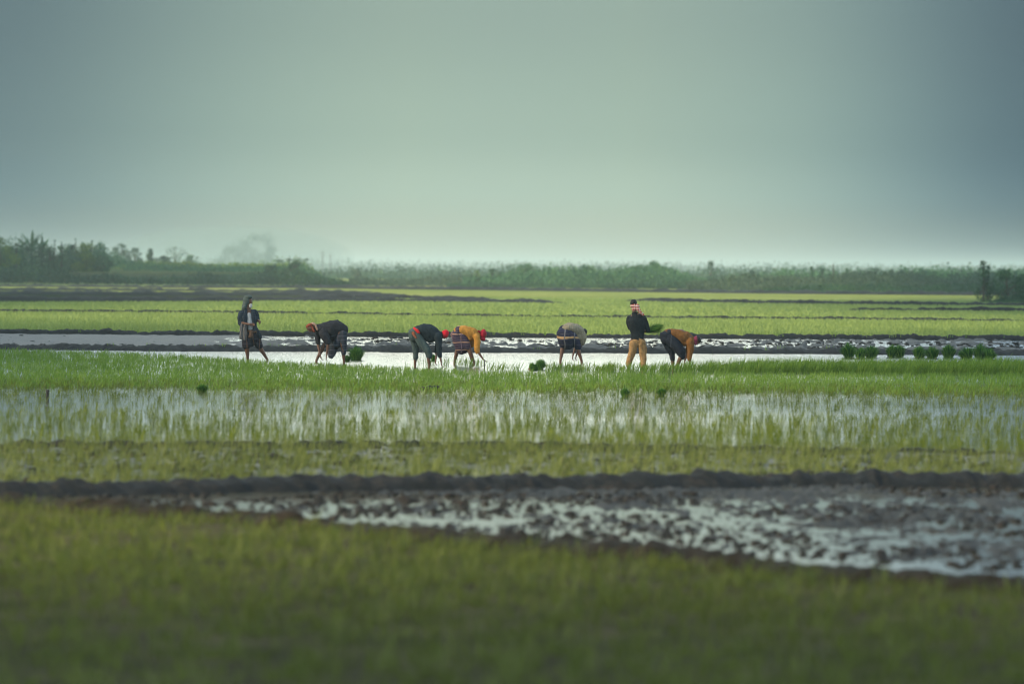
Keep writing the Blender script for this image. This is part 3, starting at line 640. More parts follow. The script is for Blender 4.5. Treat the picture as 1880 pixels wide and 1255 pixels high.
ell(bm, J(453.5, 551.5, .02), .108, .125, .140); ell(bm, J(456.5, 545.5, .0), .105, .115, .065)
tube(bm, [J(451.5, 556, .03), J(449, 563, .0), J(447.5, 567, -.06)], [(.12, .085), (.13, .075), (.12, .06)], Y_)
remesh('head_cloth', bm, cloth('grey_green_head_cloth', (.075, .10, .092), .3), root, .008, 2, .02, 14, 2)
bm = bmesh.new(); ell(bm, J(460.2, 561.5, -.05), .046, .045, .062)
remesh('beard', bm, cloth('white_beard', (.45, .47, .46), .2), root, .005, 1, .01, 40, 2)

# ---- 2: bent to the left, charcoal shirt
root, J = person(606, 666, 'worker bending to the left with orange head cloth and charcoal shirt')
bm = bmesh.new(); hd = J(570, 602, -.05)
R = head_body(bm, hd, (-.45, -.1, -.9), (-.85, 0, .5)); 
tube(bm, [J(574, 600, -.03), J(583, 601, 0)], [.055, .06])
tube(bm, [J(624, 606), J(610, 602), J(596, 604), J(586, 604)], [(.15, .12), (.13, .13), (.16, .14), (.13, .09)], Y_)
arm_body(bm, J(592, 611, -.16), J(602.5, 630, -.22), J(600, 652, -.2), 0, Vector((-.25, -.1, -1)))
arm_body(bm, J(586, 610, .15), J(583.5, 631, .12), J(588, 652, .0), 0, Vector((.25, 0, -1)))
leg_body(bm, J(625, 609, -.08), J(630, 638, -.1), J(631.5, 662, -.05), J(624, 663, -.05))
leg_body(bm, J(622, 609, .12), J(595, 633, .18), J(581, 661, .18), J(573, 662, .2))
remesh('body', bm, SKIN, root, .0055); eyes(root, hd, R)
bm = bmesh.new()
char = cloth('charcoal_shirt', (.022, .023, .030), .25)
tube(bm, [J(628.5, 605), J(619, 602), J(607, 603.5), J(596, 605), J(586, 602.5)], [(.18, .16), (.21, .215), (.23, .235), (.21, .21), (.14, .135)], Y_, 18)
tube(bm, [J(622, 612), J(610, 618), J(600, 616)], [(.15, .09), (.16, .11), (.14, .10)], Y_)
tube(bm, [J(594, 611, -.15), J(598, 620, -.2), J(602, 627, -.22)], [.125, .11, .085])
tube(bm, [J(586, 609, .14), J(583, 620, .14), J(583.5, 629, .12)], [.095, .08, .065])
remesh('shirt', bm, char, root, .010, 2, .05, 10, 7)
bm = bmesh.new()
tube(bm, [J(628, 603), J(628, 611), J(625, 622), J(619, 632)], [(.15, .09), (.18, .14), (.19, .14), (.17, .12)], Y_)
tube(bm, [J(629, 612, -.08), J(630, 628, -.1), J(631, 643, -.08), J(631, 648, -.08)], [.125, .095, .08, .075]); tube(bm, [J(620, 612, .1), J(607, 625, .15), J(601, 632, .17)], [.13, .11, .09])
tube(bm, [J(616, 625, .05), J(611, 642, .06), J(607, 656, .06)], [(.05, .15), (.045, .13), (.035, .08)], Y_)
remesh('sarong', bm, cloth('blue_grey_sarong', (.030, .038, .052), .25, plaid=[('Z', .13, .02, 0, (.08, .09, .12)), ('X', .13, .012, 0, (.07, .06, .08))]), root, .010, 2, .04, 9, 5)
bm = bmesh.new(); ell(bm, J(567.5, 597.5, -.04), .10, .10, .055, Matrix.Rotation(-.55, 3, 'Y')); tube(bm, [J(571, 598, -.04), J(575, 604, -.1), J(577, 608, -.1)], [(.07, .04), (.05, .03), (.04, .03)], Y_)
remesh('head_cloth', bm, cloth('orange_head_cloth', (.24, .055, .028), .45), root, .008, 2, .02, 14, 3)
bm = bmesh.new(); tube(bm, [J(575, 594.5, .0), J(580, 597, -.08), J(583, 605, -.13)], [(.09, .04), (.08, .035), (.04, .03)], Y_)
remesh('scarf', bm, cloth('cream_scarf', (.34, .22, .16), .4), root, .008, 2, .02, 20, 2)

# ---- 3: red cap, dark shirt, bent right
root, J = person(775, 673, 'worker bending right in dark long-sleeved shirt, red cap and rolled grey-green trousers')
bm = bmesh.new(); hd = J(816, 614.5, 0)
R = head_body(bm, hd, (.25, 0, -1), (1, 0, .25))
tube(bm, [J(813, 613), J(806, 611)], [.055, .06])
tube(bm, [J(761, 612), J(775, 606), J(790, 607), J(803, 612)], [(.15, .12), (.13, .12), (.16, .13), (.14, .09)], Y_)
arm_body(bm, J(804, 617, -.15), J(806, 643, -.2), J(810, 664, -.2), 0, Vector((.1, 0, -1)))
arm_body(bm, J(806, 617, .15), J(803, 640, .2), J(800, 660, .1), 0, Vector((-.1, -.2, -1)))
leg_body(bm, J(760, 616, .09), J(763, 645, .12), J(762, 668, .15), J(771, 670, .1))
leg_body(bm, J(764, 614, -.09), J(785, 643, -.12), J(788, 668, -.1), J(797, 670, -.1))
remesh('body', bm, SKIN, root, .0055); eyes(root, hd, R)
bm = bmesh.new()
tube(bm, [J(765, 606.5), J(776, 606), J(788, 610), J(800, 614), J(807, 614.5)], [(.16, .11), (.19, .16), (.21, .22), (.19, .17), (.13, .10)], Y_, 18)
tube(bm, [J(778, 617), J(790, 622), J(799, 621)], [(.13, .07), (.16, .10), (.13, .07)], Y_)
tube(bm, [J(804, 617, -.15), J(805.5, 630, -.18), J(806, 644, -.2), J(808, 654, -.2)], [.10, .083, .068, .058]); tube(bm, [J(806, 617, .15), J(804, 630, .18), J(802, 645, .18)], [.09, .07, .06])
remesh('shirt', bm, cloth('dark_teal_shirt', (.014, .024, .032), .2), root, .010, 2, .05, 10, 9)
bm = bmesh.new()
tube(bm, [J(765, 606), J(758.5, 611), J(759.5, 619)], [(.17, .10), (.19, .13), (.17, .13)], Y_)
tube(bm, [J(760, 617, .09), J(762, 632, .11), J(763.5, 645, .12), J(763, 655, .13)], [.115, .10, .085, .07])
tube(bm, [J(765, 616, -.08), J(775, 631, -.11), J(785.5, 644, -.12), J(787.5, 650, -.11)], [.125, .115, .095, .082])
tube(bm, [J(787.5, 649.5, -.11), J(787.8, 652, -.11)], [.088, .088]); tube(bm, [J(763, 653, .13), J(763, 656, .13)], [.078, .078])
remesh('trousers', bm, cloth('grey_green_trousers', (.058, .085, .085), .25), root, .010, 2, .05, 9, 11)
bm = bmesh.new(); tube(bm, [J(761, 603, -.02), J(766, 606.5, -.02), J(769, 610, -.02)], [(.15, .045), (.20, .065), (.20, .06)], Y_)
remesh('waistband', bm, cloth('red_waistband', (.60, .025, .03)), root, .008, 2, .01)
bm = bmesh.new(); tube(bm, [J(758, 610.5, -.17), J(760, 614, -.19), J(764, 620, -.20)], [(.03, .04), (.03, .035), (.02, .025)], Y_)
remesh('pocket_cloth', bm, cloth('orange_pocket_cloth', (.30, .10, .05), .5), root, .008, 2, .01)
bm = bmesh.new(); ell(bm, J(817.6, 612.8, 0), .088, .102, .112, Matrix.Rotation(.25, 3, 'Y')); ell(bm, J(814.5, 610.5, 0), .05, .085, .06)
remesh('cap', bm, cloth('red_cap', (.60, .012, .030), .2), root, .007, 2, .012, 20, 2)

# ---- 4: yellow shirt, red cap
root, J = person(851, 669, 'worker bending right in yellow shirt, red head cloth and purple checked sarong')
bm = bmesh.new(); hd = J(886, 616, 0)
R = head_body(bm, hd, (.35, -.15, -1), (1, 0, .35))
tube(bm, [J(882, 614), J(875, 613)], [.055, .06])
tube(bm, [J(835, 614), J(848, 608), J(862, 609), J(873, 614)], [(.15, .12), (.13, .12), (.16, .13), (.14, .09)], Y_)
arm_body(bm, J(875, 619, -.15), J(876, 643, -.22), J(887, 659, -.25), 0, Vector((.75, 0, -.7)))
arm_body(bm, J(873, 619, .15), J(862, 640, .2), J(863, 654, .1), 0, Vector((.2, 0, -1)))
leg_body(bm, J(838, 617, .1), J(840, 641, .16), J(834.5, 664, .2), J(842, 666, .2))
leg_body(bm, J(842, 616, -.09), J(861, 641, -.12), J(870, 664, -.1), J(879, 666, -.1))
remesh('body', bm, SKIN, root, .0055); eyes(root, hd, R)
bm = bmesh.new()
tube(bm, [J(838, 607.5), J(848, 606.5), J(860, 610), J(869, 613.5), J(875, 616)], [(.16, .09), (.19, .14), (.20, .17), (.19, .16), (.13, .11)], Y_, 18)
tube(bm, [J(855, 614), J(863, 621), J(866, 620)], [(.14, .08), (.15, .09), (.13, .08)], Y_)
tube(bm, [J(875, 618, -.15), J(876.5, 630, -.2), J(876, 642, -.22), J(877, 645, -.22)], [.10, .085, .072, .066]); tube(bm, [J(873, 618, .15), J(866, 632, .18)], [.09, .07])
remesh('shirt', bm, cloth('yellow_shirt', (.46, .22, .04), .25), root, .010, 2, .055, 11, 13)
bm = bmesh.new()
tube(bm, [J(846, 616, -.06), J(854, 629, -.09), J(858, 637, -.10)], [.13, .115, .10]); tube(bm, [J(842, 605), J(838, 612), J(841, 622), J(847, 632), J(848.5, 638)], [(.17, .10), (.20, .15), (.20, .175), (.21, .19), (.20, .185)], Y_, 20)
remesh('sarong', bm, cloth('purple_sarong', (.050, .035, .060), .25, plaid=[('Z', .212, .026, .0, (.52, .30, .17)), ('X', .24, .02, .02, (.20, .13, .16)), ('Z', .07, .007, .0, (.14, .10, .14))]), root, .010, 2, .045, 8, 15)
bm = bmesh.new(); ell(bm, J(887, 613, 0), .090, .10, .135, Matrix.Rotation(.15, 3, 'Y')); tube(bm, [J(881, 609, -.06), J(877.8, 607, -.09)], [.03, .018]); tube(bm, [J(885, 621, -.04), J(888, 622.5, -.04)], [(.05, .06), (.05, .05)], Y_)
remesh('head_cloth', bm, cloth('crimson_head_cloth', (.36, .012, .030), .35), root, .007, 2, .025, 18, 2)

# ---- 5: bent away, khaki shirt
root, J = person(1048, 667, 'worker bent over with back to the viewer, in khaki shirt and navy checked sarong')
bm = bmesh.new(); hd = J(1070.5, 612, .35)
R = head_body(bm, hd, (.35, .5, -.8), (.8, .5, .3))
tube(bm, [J(1067, 610, .32), J(1061, 609, .26)], [.055, .06])
tube(bm, [J(1038, 610, -.1), J(1046, 604, 0), J(1054, 605, .14), J(1062, 610, .26)], [(.15, .12), (.13, .12), (.16, .13), (.14, .09)], Vector((-.8, .6, 0)))
arm_body(bm, J(1067, 616, .12), J(1066, 636, .12), J(1058, 652, .15), 0, Vector((-.2, .2, -1)))
arm_body(bm, J(1056, 616, .38), J(1057, 636, .4), J(1052, 652, .35), 0, Vector((-.2, .2, -1)))
leg_body(bm, J(1033, 614, -.04), J(1033, 638, 0), J(1029, 662, -.05), J(1033, 662, .1))
leg_body(bm, J(1046, 614, -.1), J(1060, 636, .0), J(1068, 663, -.02), J(1074, 663, .1))
remesh('body', bm, SKIN, root, .0055); eyes(root, hd, R)
sd5 = Vector((-.8, .6, 0))
bm = bmesh.new()
tube(bm, [J(1037, 602.5, -.08), J(1045, 603.5, 0), J(1054, 607, .12), J(1062, 611, .22), J(1067, 614, .28)], [(.21, .11), (.24, .165), (.25, .195), (.23, .18), (.15, .12)], sd5, 18)
tube(bm, [J(1067, 614, .1), J(1070.5, 621, .1), J(1068.5, 629, .1)], [.125, .11, .085]); tube(bm, [J(1056, 614, .38), J(1057, 626, .38)], [.1, .08])
tube(bm, [J(1058, 611, .02), J(1062, 620, .04)], [(.10, .1), (.09, .09)])
remesh('shirt', bm, cloth('khaki_shirt', (.27, .235, .16), .18, plaid=[('X', .05, .006, 0, (.16, .15, .12))]), root, .010, 2, .055, 11, 17)
bm = bmesh.new()
tube(bm, [J(1039, 603, -.08), J(1038, 611, -.14), J(1039, 620, -.13), J(1041, 629, -.08), J(1042, 634, -.04)], [(.20, .10), (.235, .15), (.23, .17), (.20, .15), (.16, .12)], X_, 20)
tube(bm, [J(1048, 617, -.12), J(1057, 628, -.04), J(1062, 637, 0)], [.16, .125, .095]); tube(bm, [J(1033, 620, -.08), J(1034, 633, -.02)], [.14, .10])
remesh('sarong', bm, cloth('navy_sarong', (.025, .028, .055), .25, plaid=[('Z', .46, .055, .17, (.42, .27, .13)), ('X', .26, .03, .12, (.15, .15, .16)), ('Z', .15, .008, .05, (.12, .11, .14))]), root, .010, 2, .045, 8, 19)
bm = bmesh.new(); ell(bm, J(1071.5, 609, .35), .098, .10, .095)
remesh('hair', bm, HAIR, root, .007, 2, .012, 25, 1)

# ---- 6: standing man in black
root, J = person(1168, 677, 'man standing with his back turned in black shirt and khaki trousers, holding green seedlings')
bm = bmesh.new(); hd = J(1163, 561, .02)
R = head_body(bm, hd, (-.1, 1, 0), Z_)
tube(bm, [J(1164, 569), J(1166, 579)], [.055, .06])
tube(bm, [J(1170, 622), J(1169.5, 608), J(1169, 592), J(1168, 580)], [(.15, .11), (.13, .10), (.17, .12), (.15, .08)], X_)
arm_body(bm, J(1156, 584, .02), J(1156.5, 600, .06), J(1166, 606, .22), 0, Vector((1, .4, 0)), palm_side=Z_)
arm_body(bm, J(1181.5, 584, .02), J(1190, 607, .04), J(1180, 605.5, .24), 0, Vector((-1, .3, .1)), palm_side=Z_)
leg_body(bm, J(1164, 624), J(1160, 648), J(1153, 672, .05), J(1150, 673, .2), X_)
leg_body(bm, J(1177, 624), J(1180, 648), J(1181, 674, -.05), J(1184, 675, .1), X_)
remesh('body', bm, SKIN, root, .0055); eyes(root, hd, R)
bm = bmesh.new()
tube(bm, [J(1171, 620.5), J(1170.5, 612), J(1169, 598), J(1168, 587), J(1167, 580), J(1166, 577)], [(.175, .135), (.175, .13), (.215, .155), (.235, .160), (.19, .12), (.10, .08)], X_, 20)
tube(bm, [J(1156, 585, .02), J(1154.5, 594, .04), J(1156.5, 602, .07), J(1164, 606, .2)], [.088, .078, .066, .055])
tube(bm, [J(1181.5, 585, .02), J(1186, 596, .03), J(1190, 607, .04), J(1184, 606, .2)], [.090, .076, .066, .052])
remesh('shirt', bm, cloth('black_shirt', (.012, .017, .022), .25), root, .009, 2, .05, 10, 21)
bm = bmesh.new()
tube(bm, [J(1170.5, 620.5), J(1170.5, 625), J(1170.5, 629)], [(.15, .11), (.17, .125), (.155, .11)], X_, 18)
tube(bm, [J(1164.5, 627), J(1161.5, 640), J(1160, 648), J(1155, 663, .04), J(1153.5, 669, .05)], [.112, .098, .090, .080, .070])
tube(bm, [J(1177, 627), J(1179.5, 640), J(1180.5, 648), J(1181.5, 662, -.02), J(1181, 670, -.05)], [.112, .100, .092, .086, .074])
remesh('trousers', bm, cloth('khaki_trousers', (.34, .205, .088), .35), root, .009, 2, .065, 13, 23)
bm = bmesh.new(); ell(bm, J(1163, 556.5, .02), .088, .105, .105)
remesh('hair', bm, HAIR, root, .006, 1, .02, 30, 1)
bm = bmesh.new(); ell(bm, J(1163.5, 561.5, -.015), .100, .112, .062); ell(bm, J(1165, 567, -.02), .085, .09, .07)
tube(bm, [J(1170, 561, -.08), J(1172, 568, -.12), J(1176, 574, -.12), J(1181, 578, -.12)], [(.05, .05), (.06, .045), (.055, .035), (.03, .03)]); tube(bm, [J(1166, 566, -.1), J(1171, 563, -.1)], [.045, .05])
remesh('head_cloth', bm, cloth('pink_white_head_cloth', (.42, .085, .07), .35, plaid=[('X', .06, .016, 0, (.55, .42, .38)), ('Z', .07, .02, .01, (.60, .5, .46)), ('Z', .12, .012, .04, (.15, .05, .06))]), root, .007, 2, .03, 20, 25)
g6 = gp(1168, 677)
hb = thing('seedling_bunch', W(1186, 609, g6.y + .12), 'dark green seedling bunch held out by the standing man in black', 'seedling bunch')
link('leaves', bunch_mesh('leaves', .62, .03, .19, 420, 140, M['rice_bunch'], Vector((1, -.1, .42)), .010, .5), hb)
link('roots', bunch_mesh('roots', .12, .025, .035, 60, 141, M['roots'], Vector((-1, .3, -.2)), .008, .2), hb)

# ---- 7: orange shirt, pink scarf
root, J = person(1242, 678, 'worker bending right in orange-brown jumper, pink scarf and dark navy trousers')
bm = bmesh.new(); hd = J(1278.5, 625, 0)
R = head_body(bm, hd, (.35, -.1, -1), (1, 0, .4))
tube(bm, [J(1274, 623), J(1268, 621)], [.055, .06])
tube(bm, [J(1222, 617), J(1236, 612), J(1250, 613), J(1266, 621)], [(.15, .12), (.13, .12), (.16, .13), (.14, .09)], Y_)
arm_body(bm, J(1267, 627, -.15), J(1267, 650, -.2), J(1266, 668, -.2), 0, Vector((0, 0, -1)))
arm_body(bm, J(1267, 627, .15), J(1262, 648, .2), J(1257, 663, .1), 0, Vector((-.1, 0, -1)))
leg_body(bm, J(1222, 620, .09), J(1234, 650, .12), J(1236, 674, .12), J(1244, 676, .1))
leg_body(bm, J(1228, 619, -.09), J(1252, 651, -.14), J(1241, 675, -.12), J(1249, 677, -.1))
remesh('body', bm, SKIN, root, .0055); eyes(root, hd, R)
bm = bmesh.new()
tube(bm, [J(1225, 611.5), J(1236, 611.5), J(1248, 616), J(1258, 620), J(1269, 625)], [(.16, .11), (.19, .13), (.20, .16), (.19, .17), (.13, .12)], Y_, 18)
tube(bm, [J(1248, 623), J(1258, 630), J(1263, 630)], [(.14, .07), (.15, .08), (.12, .08)], Y_)
tube(bm, [J(1267, 627, -.15), J(1268, 640, -.18), J(1267, 651, -.2), J(1266, 659, -.2)], [.10, .088, .075, .062]); tube(bm, [J(1267, 627, .15), J(1263, 645, .2)], [.09, .07])
remesh('jumper', bm, cloth('orange_jumper', (.18, .080, .022), .3), root, .010, 2, .05, 10, 27)
bm = bmesh.new()
tube(bm, [J(1229, 611), J(1221.5, 616), J(1222, 624)], [(.18, .10), (.19, .15), (.18, .13)], Y_)
tube(bm, [J(1222, 621, .09), J(1228, 637, .1), J(1234, 650, .12), J(1235, 659, .12)], [.12, .10, .08, .07])
tube(bm, [J(1229, 621, -.07), J(1241, 634, -.1), J(1251, 647, -.13), J(1253, 654, -.13)], [.155, .15, .125, .09])
tube(bm, [J(1236, 620, -.04), J(1246, 630, -.04), J(1252, 645, -.05)], [(.12, .11), (.12, .10), (.10, .06)], Y_)
remesh('trousers', bm, cloth('navy_trousers', (.014, .018, .030), .3, plaid=[('X', .45, .008, .1, (.10, .11, .14))]), root, .010, 2, .05, 9, 29)
bm = bmesh.new(); ell(bm, J(1276.5, 624, 0), .075, .105, .115, Matrix.Rotation(.35, 3, 'Y')); tube(bm, [J(1272, 622), J(1277, 631, -.03)], [(.09, .06), (.08, .04)], Y_)
remesh('scarf', bm, cloth('magenta_scarf', (.22, .03, .07), .35, plaid=[('Z', .06, .008, 0, (.32, .10, .13))]), root, .007, 2, .02, 18, 2)
bm = bmesh.new(); ell(bm, J(1282, 622.5, 0), .062, .085, .105, Matrix.Rotation(-.35, 3, 'Y'))
remesh('hair', bm, HAIR, root, .006, 1, .012, 30, 1)

# small wooden pegs
WOOD = plain('peg_wood', (.035, .034, .032), .8, .35, 20, .004)
def peg(u, vb, hpx, wpx, label):
    p = gp(u, vb); k = F / p.y; bm = bmesh.new(); h = hpx / k; r = wpx / k / 2
    ring_loft(bm, [((0, 0, -.08), r, r), ((0, 0, h * .5), r * .9, r * .95), ((r * .15, 0, h * .9), r * 1.0, r * .9), ((r * .3, 0, h), r * .95, r * .8)], X_, 10, False)
    me = bpy.data.meshes.new('peg'); bm.to_mesh(me); bm.free(); me.materials.append(WOOD)
    o = link('wooden_peg', me); o.location = p; o['label'] = label; o['category'] = 'peg'
peg(87, 734, 19, 6.5, 'short stout wooden peg in the flooded field at far left')
peg(889.5, 677, 17, 2, 'thin stick in the mud below the hand of the yellow-shirted worker')
bm = bmesh.new()
for k in range(3): ell(bm, Vector((.12 * (k - 1), .05 * k, .02)), .10, .12, .05 + .01 * k)
o = remesh('mud_lump', bm, M['clod'], None, .012, 1, .05, 12, 3); o.location = gp(790, 715); o['label'] = 'low dark mud lump in the flooded field below the dark-shirted worker'; o['category'] = 'mud lump'

# ------------------------------------------------------------------ trees and scrub
def leaves_np(C, S, n, size, seed, squash=.8):
    """n leaf quads scattered in clumps: C centres (k,3), S radii (k,)"""
    r = np.random.RandomState(seed); k = len(C)
    w_ = S ** 2; ci = r.choice(k, n, p=w_ / w_.sum())
    d = r.randn(n, 3); d /= np.linalg.norm(d, axis=1)[:, None]
    rad = r.rand(n) ** .45 * (1 + .18 * r.randn(n))
    P = C[ci] + d * (S[ci] * rad)[:, None] * np.array([1, 1, squash])
    a = r.randn(n, 3); a /= np.linalg.norm(a, axis=1)[:, None]; b = np.cross(a, r.randn(n, 3)); b /= np.linalg.norm(b, axis=1)[:, None]
    s = (size * (.5 + r.rand(n)))[:, None]
    V = np.stack([P - a * s * .9, P - b * s * .35, P + a * s * .9, P + b * s * .35], 1)
    Fc = (np.arange(n) * 4)[:, None] + np.arange(4)
    cl = r.rand(k)[ci]
    return V.reshape(-1, 3), Fc, np.repeat(np.clip(.5 * cl + .5 * r.rand(n), 0, 1), 4)
def stick(bm, a, b, r0, r1, n=6):
    ring_loft(bm, [(a, r0, r0), (Vector(a).lerp(Vector(b), .5) + Vector((random.uniform(-1, 1), random.uniform(-1, 1), 0)) * r0, (r0 + r1) / 2, (r0 + r1) / 2), (b, r1, r1)], X_ if abs((Vector(b) - Vector(a)).normalized().x) < .9 else Y_, n, False)
def tree(name, u, vt, wpx, D, mat, label, seed, cat='tree', zb=None, n=2600, leaf=.15, nc=18, shape='round', low=.0):
    rs_ = np.random.RandomState(seed); b = W(u, 500, D); z0 = float(bankz(np.array([b.x]), np.array([float(D)]))[0]) if zb is None else zb
    top = W(u, vt, D).z; h = top - z0; wd = wpx / F * D / 2
    root = thing(name, (b.x, D, z0), label, cat)
    C = []; S = []
    for i in range(nc):
        f = low + (1 - low) * (i + .5) / nc
        if shape == 'round': ww = math.sqrt(max(.05, 1 - (2 * f - 1.05) ** 2))
        elif shape == 'spire': ww = max(.12, 1.05 - f)
        elif shape == 'umbrella': f = .45 + .55 * f; ww = .35 + .65 * f
        else: ww = .8 + .3 * rs_.rand()
        ang = rs_.rand() * 6.283; q = wd * ww * rs_.rand() ** .5
        s = (.30 if shape != 'umbrella' else .24) * min(wd, h * .6) * (.6 + .8 * rs_.rand()) * (1.25 - .45 * f) + .08 * wd
        x_, y_ = math.cos(ang) * q, math.sin(ang) * q
        if shape == 'umbrella': x_ = (rs_.rand() * 2 - 1) * wd * .95 * ww
        C.append((x_ , y_, min(h * f, h - s * .6))); S.append(s)
    C.append((0, 0, h - S[-1] * .7)); S.append(S[-1])
    C, S = np.array(C), np.array(S)
    V, Fc, rr = leaves_np(C, S, n, leaf, seed, .5 if shape == 'umbrella' else .85)
    link('crown', mesh_np('crown', V, Fc, 4, mat, {'rnd': rr}, False), root)
    bm = bmesh.new(); stick(bm, (0, 0, -.2), (0, 0, h * .55), .035 * h * .5 + .03, .03 + .008 * h)
    for i in range(0, len(C), 2): stick(bm, (0, 0, h * (.15 + .35 * rs_.rand())), tuple(C[i]), .04 + .005 * h, .015)
    me = bpy.data.meshes.new('trunk'); bm.to_mesh(me); bm.free(); me.materials.append(M['bark']); link('trunk', me, root)
    return root
def banana(u, vt, D, label, seed, wpx):
    r = random.Random(seed); b = W(u, 500, D); z0 = float(bankz(np.array([b.x]), np.array([float(D)]))[0]); h = W(u, vt, D).z - z0
    root = thing('banana_plant', (b.x, D, z0), label, 'banana plant', 'banana plants on the bank at left')
    bm = bmesh.new(); ring_loft(bm, [((0, 0, -.2), .16, .16), ((.03, 0, h * .3), .12, .12), ((0, 0, h * .5), .08, .08)], X_, 10)
    me = bpy.data.meshes.new('trunk'); bm.to_mesh(me); bm.free(); me.materials.append(M['leaf_mid']); link('trunk', me, root)
    wd = wpx / F * D / 2
    dirs = [(0.06, 1), (-.55, .90), (.45, .86), (.66, .95), (-.85, .70), (.92, .58), (-1, .42), (.3, .66), (-.25, .6)]
    for i, (sx_, up) in enumerate(dirs):
        L = h * .55 * (up * .6 + .4); Vv = []; Ff = []; K = 8; ang = r.uniform(-.6, .6) + (math.pi if sx_ < 0 else 0); out_ = abs(sx_)
        for k in range(K + 1):
            q = k / K; rr = wd * out_ * q ** 1.2; z = h * .45 + h * .55 * up * q * (1 - .15 * out_ * q)
            c = Vector((math.cos(ang) * rr, math.sin(ang) * rr, z)); wdd = .26 * math.sin(math.pi * min(1, .08 + .92 * q)) ** .7 + .02
            sidev = Vector((-math.sin(ang), math.cos(ang), 0)) if out_ > .3 else Vector((math.cos(i * 1.3 + .4), math.sin(i * 1.3 + .4), 0))
            sidev = (sidev * .5 + Vector((0, 0, .6 if sx_ > 0 else -.6))).normalized() if out_ > .3 else sidev; nv = Vector((0, .12 * wdd, .04 * wdd)); j = r.uniform(.7, 1.1)
            Vv += [c - sidev * wdd * j - nv, c, c + sidev * wdd * j - nv]
            if k: a = 3 * (k - 1); Ff += [(a, a + 1, a + 4, a + 3), (a + 1, a + 2, a + 5, a + 4)]
        link('leaf', mesh_np('leaf', [tuple(v) for v in Vv], Ff, 4, M['leaf_mid'] if i % 2 else M['leaf_dark'], {'rnd': [r.random() * .7 + .2] * len(Vv)}), root)
def scrub(name, u0, u1, D0, D1, hfun, n, leaf, mat, label, seed, zfun=True, cat='scrub'):
    r = np.random.RandomState(seed); D = D0 + (D1 - D0) * r.rand(n); u = u0 + (u1 - u0) * r.rand(n); x = (u - 940) / F * D
    z0 = bankz(x, D) if zfun else 0 * x
    h = hfun(u) * .80 * (.12 + 1.7 * np.clip(fbm(x * .10, D * .06, seed, 4) * 2.3 - .65, 0, 1)) * (.8 + .5 * (fbm(x * 1.1, D * .6, seed + 4, 2) - .2))
    z = z0 + h * r.rand(n) ** .75
    P = np.stack([x, D, z], -1); a = r.randn(n, 3) * np.array([.8, .8, 1.3]); a /= np.linalg.norm(a, axis=1)[:, None]; b = np.cross(a, r.randn(n, 3)); b /= np.linalg.norm(b, axis=1)[:, None]
    s = (leaf * (.5 + r.rand(n)))[:, None]
    V = np.stack([P - a * s, P - b * s * .45, P + a * s, P + b * s * .45], 1)
    o = link(name, mesh_np(name, V, (np.arange(n) * 4)[:, None] + np.arange(4), 4, mat, {'rnd': np.repeat(np.clip(.35 * r.rand(n) + .8 * fbm(x * .35, D * .2, seed + 8, 3) - .1, 0, 1), 4)}, False))
    o['kind'] = 'stuff'; o['label'] = label; o['category'] = cat
I = np.interp
LD, LM, LY, LG = M['leaf_dark'], M['leaf_mid'], M['leaf_yellow'], M['leaf_grey']
# left bank
scrub('scrub', -200, 640, 545, 558, lambda u: I(u, [-200, 180, 230, 450, 560, 640], [1.9, 1.7, 1.2, 1.5, 1.6, .5]), 26000, .20, LD, 'dark scrub along the foot of the left bank', 1, False)
scrub('scrub', -200, 200, 560, 580, lambda u: I(u, [-200, 0, 190, 200], [5.0, 4.8, 4.4, 1.0]), 30000, .18, LM, 'green undergrowth on the left bank around the banana plants', 2)
scrub('scrub', 190, 600, 585, 640, lambda u: I(u, [190, 240, 400, 560, 600], [3.2, 1.1, .8, 1.2, .6]), 9000, .18, LM, 'patchy green growth on the left bank below the hazy trees', 40)
scrub('scrub', 200, 600, 640, 700, lambda u: I(u, [200, 400, 560, 600], [.8, 1.0, 1.6, .6]), 7000, .22, LY, 'yellow-green brush on top of the left bank', 3)
banana(58, 420, 562, 'taller banana plant with leaves spread like a fan above the left bank', 1, 66)
banana(76, 432, 563, 'shorter banana plant just right of the tallest one', 2, 46)
banana(38, 446, 565, 'low banana plant at the left edge of the banana clump', 3, 34)
tree('bush', 0, 433, 60, 556, LY, 'yellow-green bush cut by the left edge of the picture', 4, 'bush')
tree('bush', 112, 452, 44, 566, LM, 'rounded green bush right of the banana plants', 5, 'bush')
tree('bush', 132, 450, 30, 568, LD, 'narrow dark bush between two rounded green ones', 6, 'bush', shape='spire')
tree('bush', 158, 447, 52, 560, LY, 'broad yellow-green bush at the right end of the near clump', 7, 'bush')
tree('bush', 20, 452, 46, 561, LM, 'mid green bush between the cut-off bush and the banana plants', 70, 'bush')
tree('bush', 92, 458, 40, 558, LD, 'dark bush filling the gap under the banana plants', 71, 'bush')
tree('bush', 192, 468, 44, 563, LM, 'lower green bush at the foot of the thin sapling', 72, 'bush')
for i, (u, vt) in enumerate([(30, 446), (100, 440), (113, 444), (138, 438), (152, 444), (168, 441)]):
    tree('reed', u, vt, 9, 560 + i, LD, ['thin reed stalk left of the banana plants', 'thin reed stalk just right of the banana plants', 'second thin reed stalk right of the banana plants', 'tallest thin reed stalk over the rounded green bushes', 'thin reed stalk over the left side of the broad yellow-green bush', 'thin reed stalk over the right side of the broad yellow-green bush'][i], 80 + i, 'reed', shape='spire', n=260, leaf=.13, nc=14)
tree('sapling', 184, 445, 16, 575, LM, 'thin sapling beside the broad yellow-green bush', 8, 'tree', shape='spire', n=350)
tree('tree', 222, 447, 32, 820, LD, 'hazy round-topped tree right of the thin sapling', 9)
tree('tree', 247, 455, 30, 840, LD, 'hazy low tree joined to the round-topped one', 10)
tree('tree', 276, 457, 24, 760, LD, 'slim leaning hazy tree with a bare gap on both sides', 11, shape='spire')
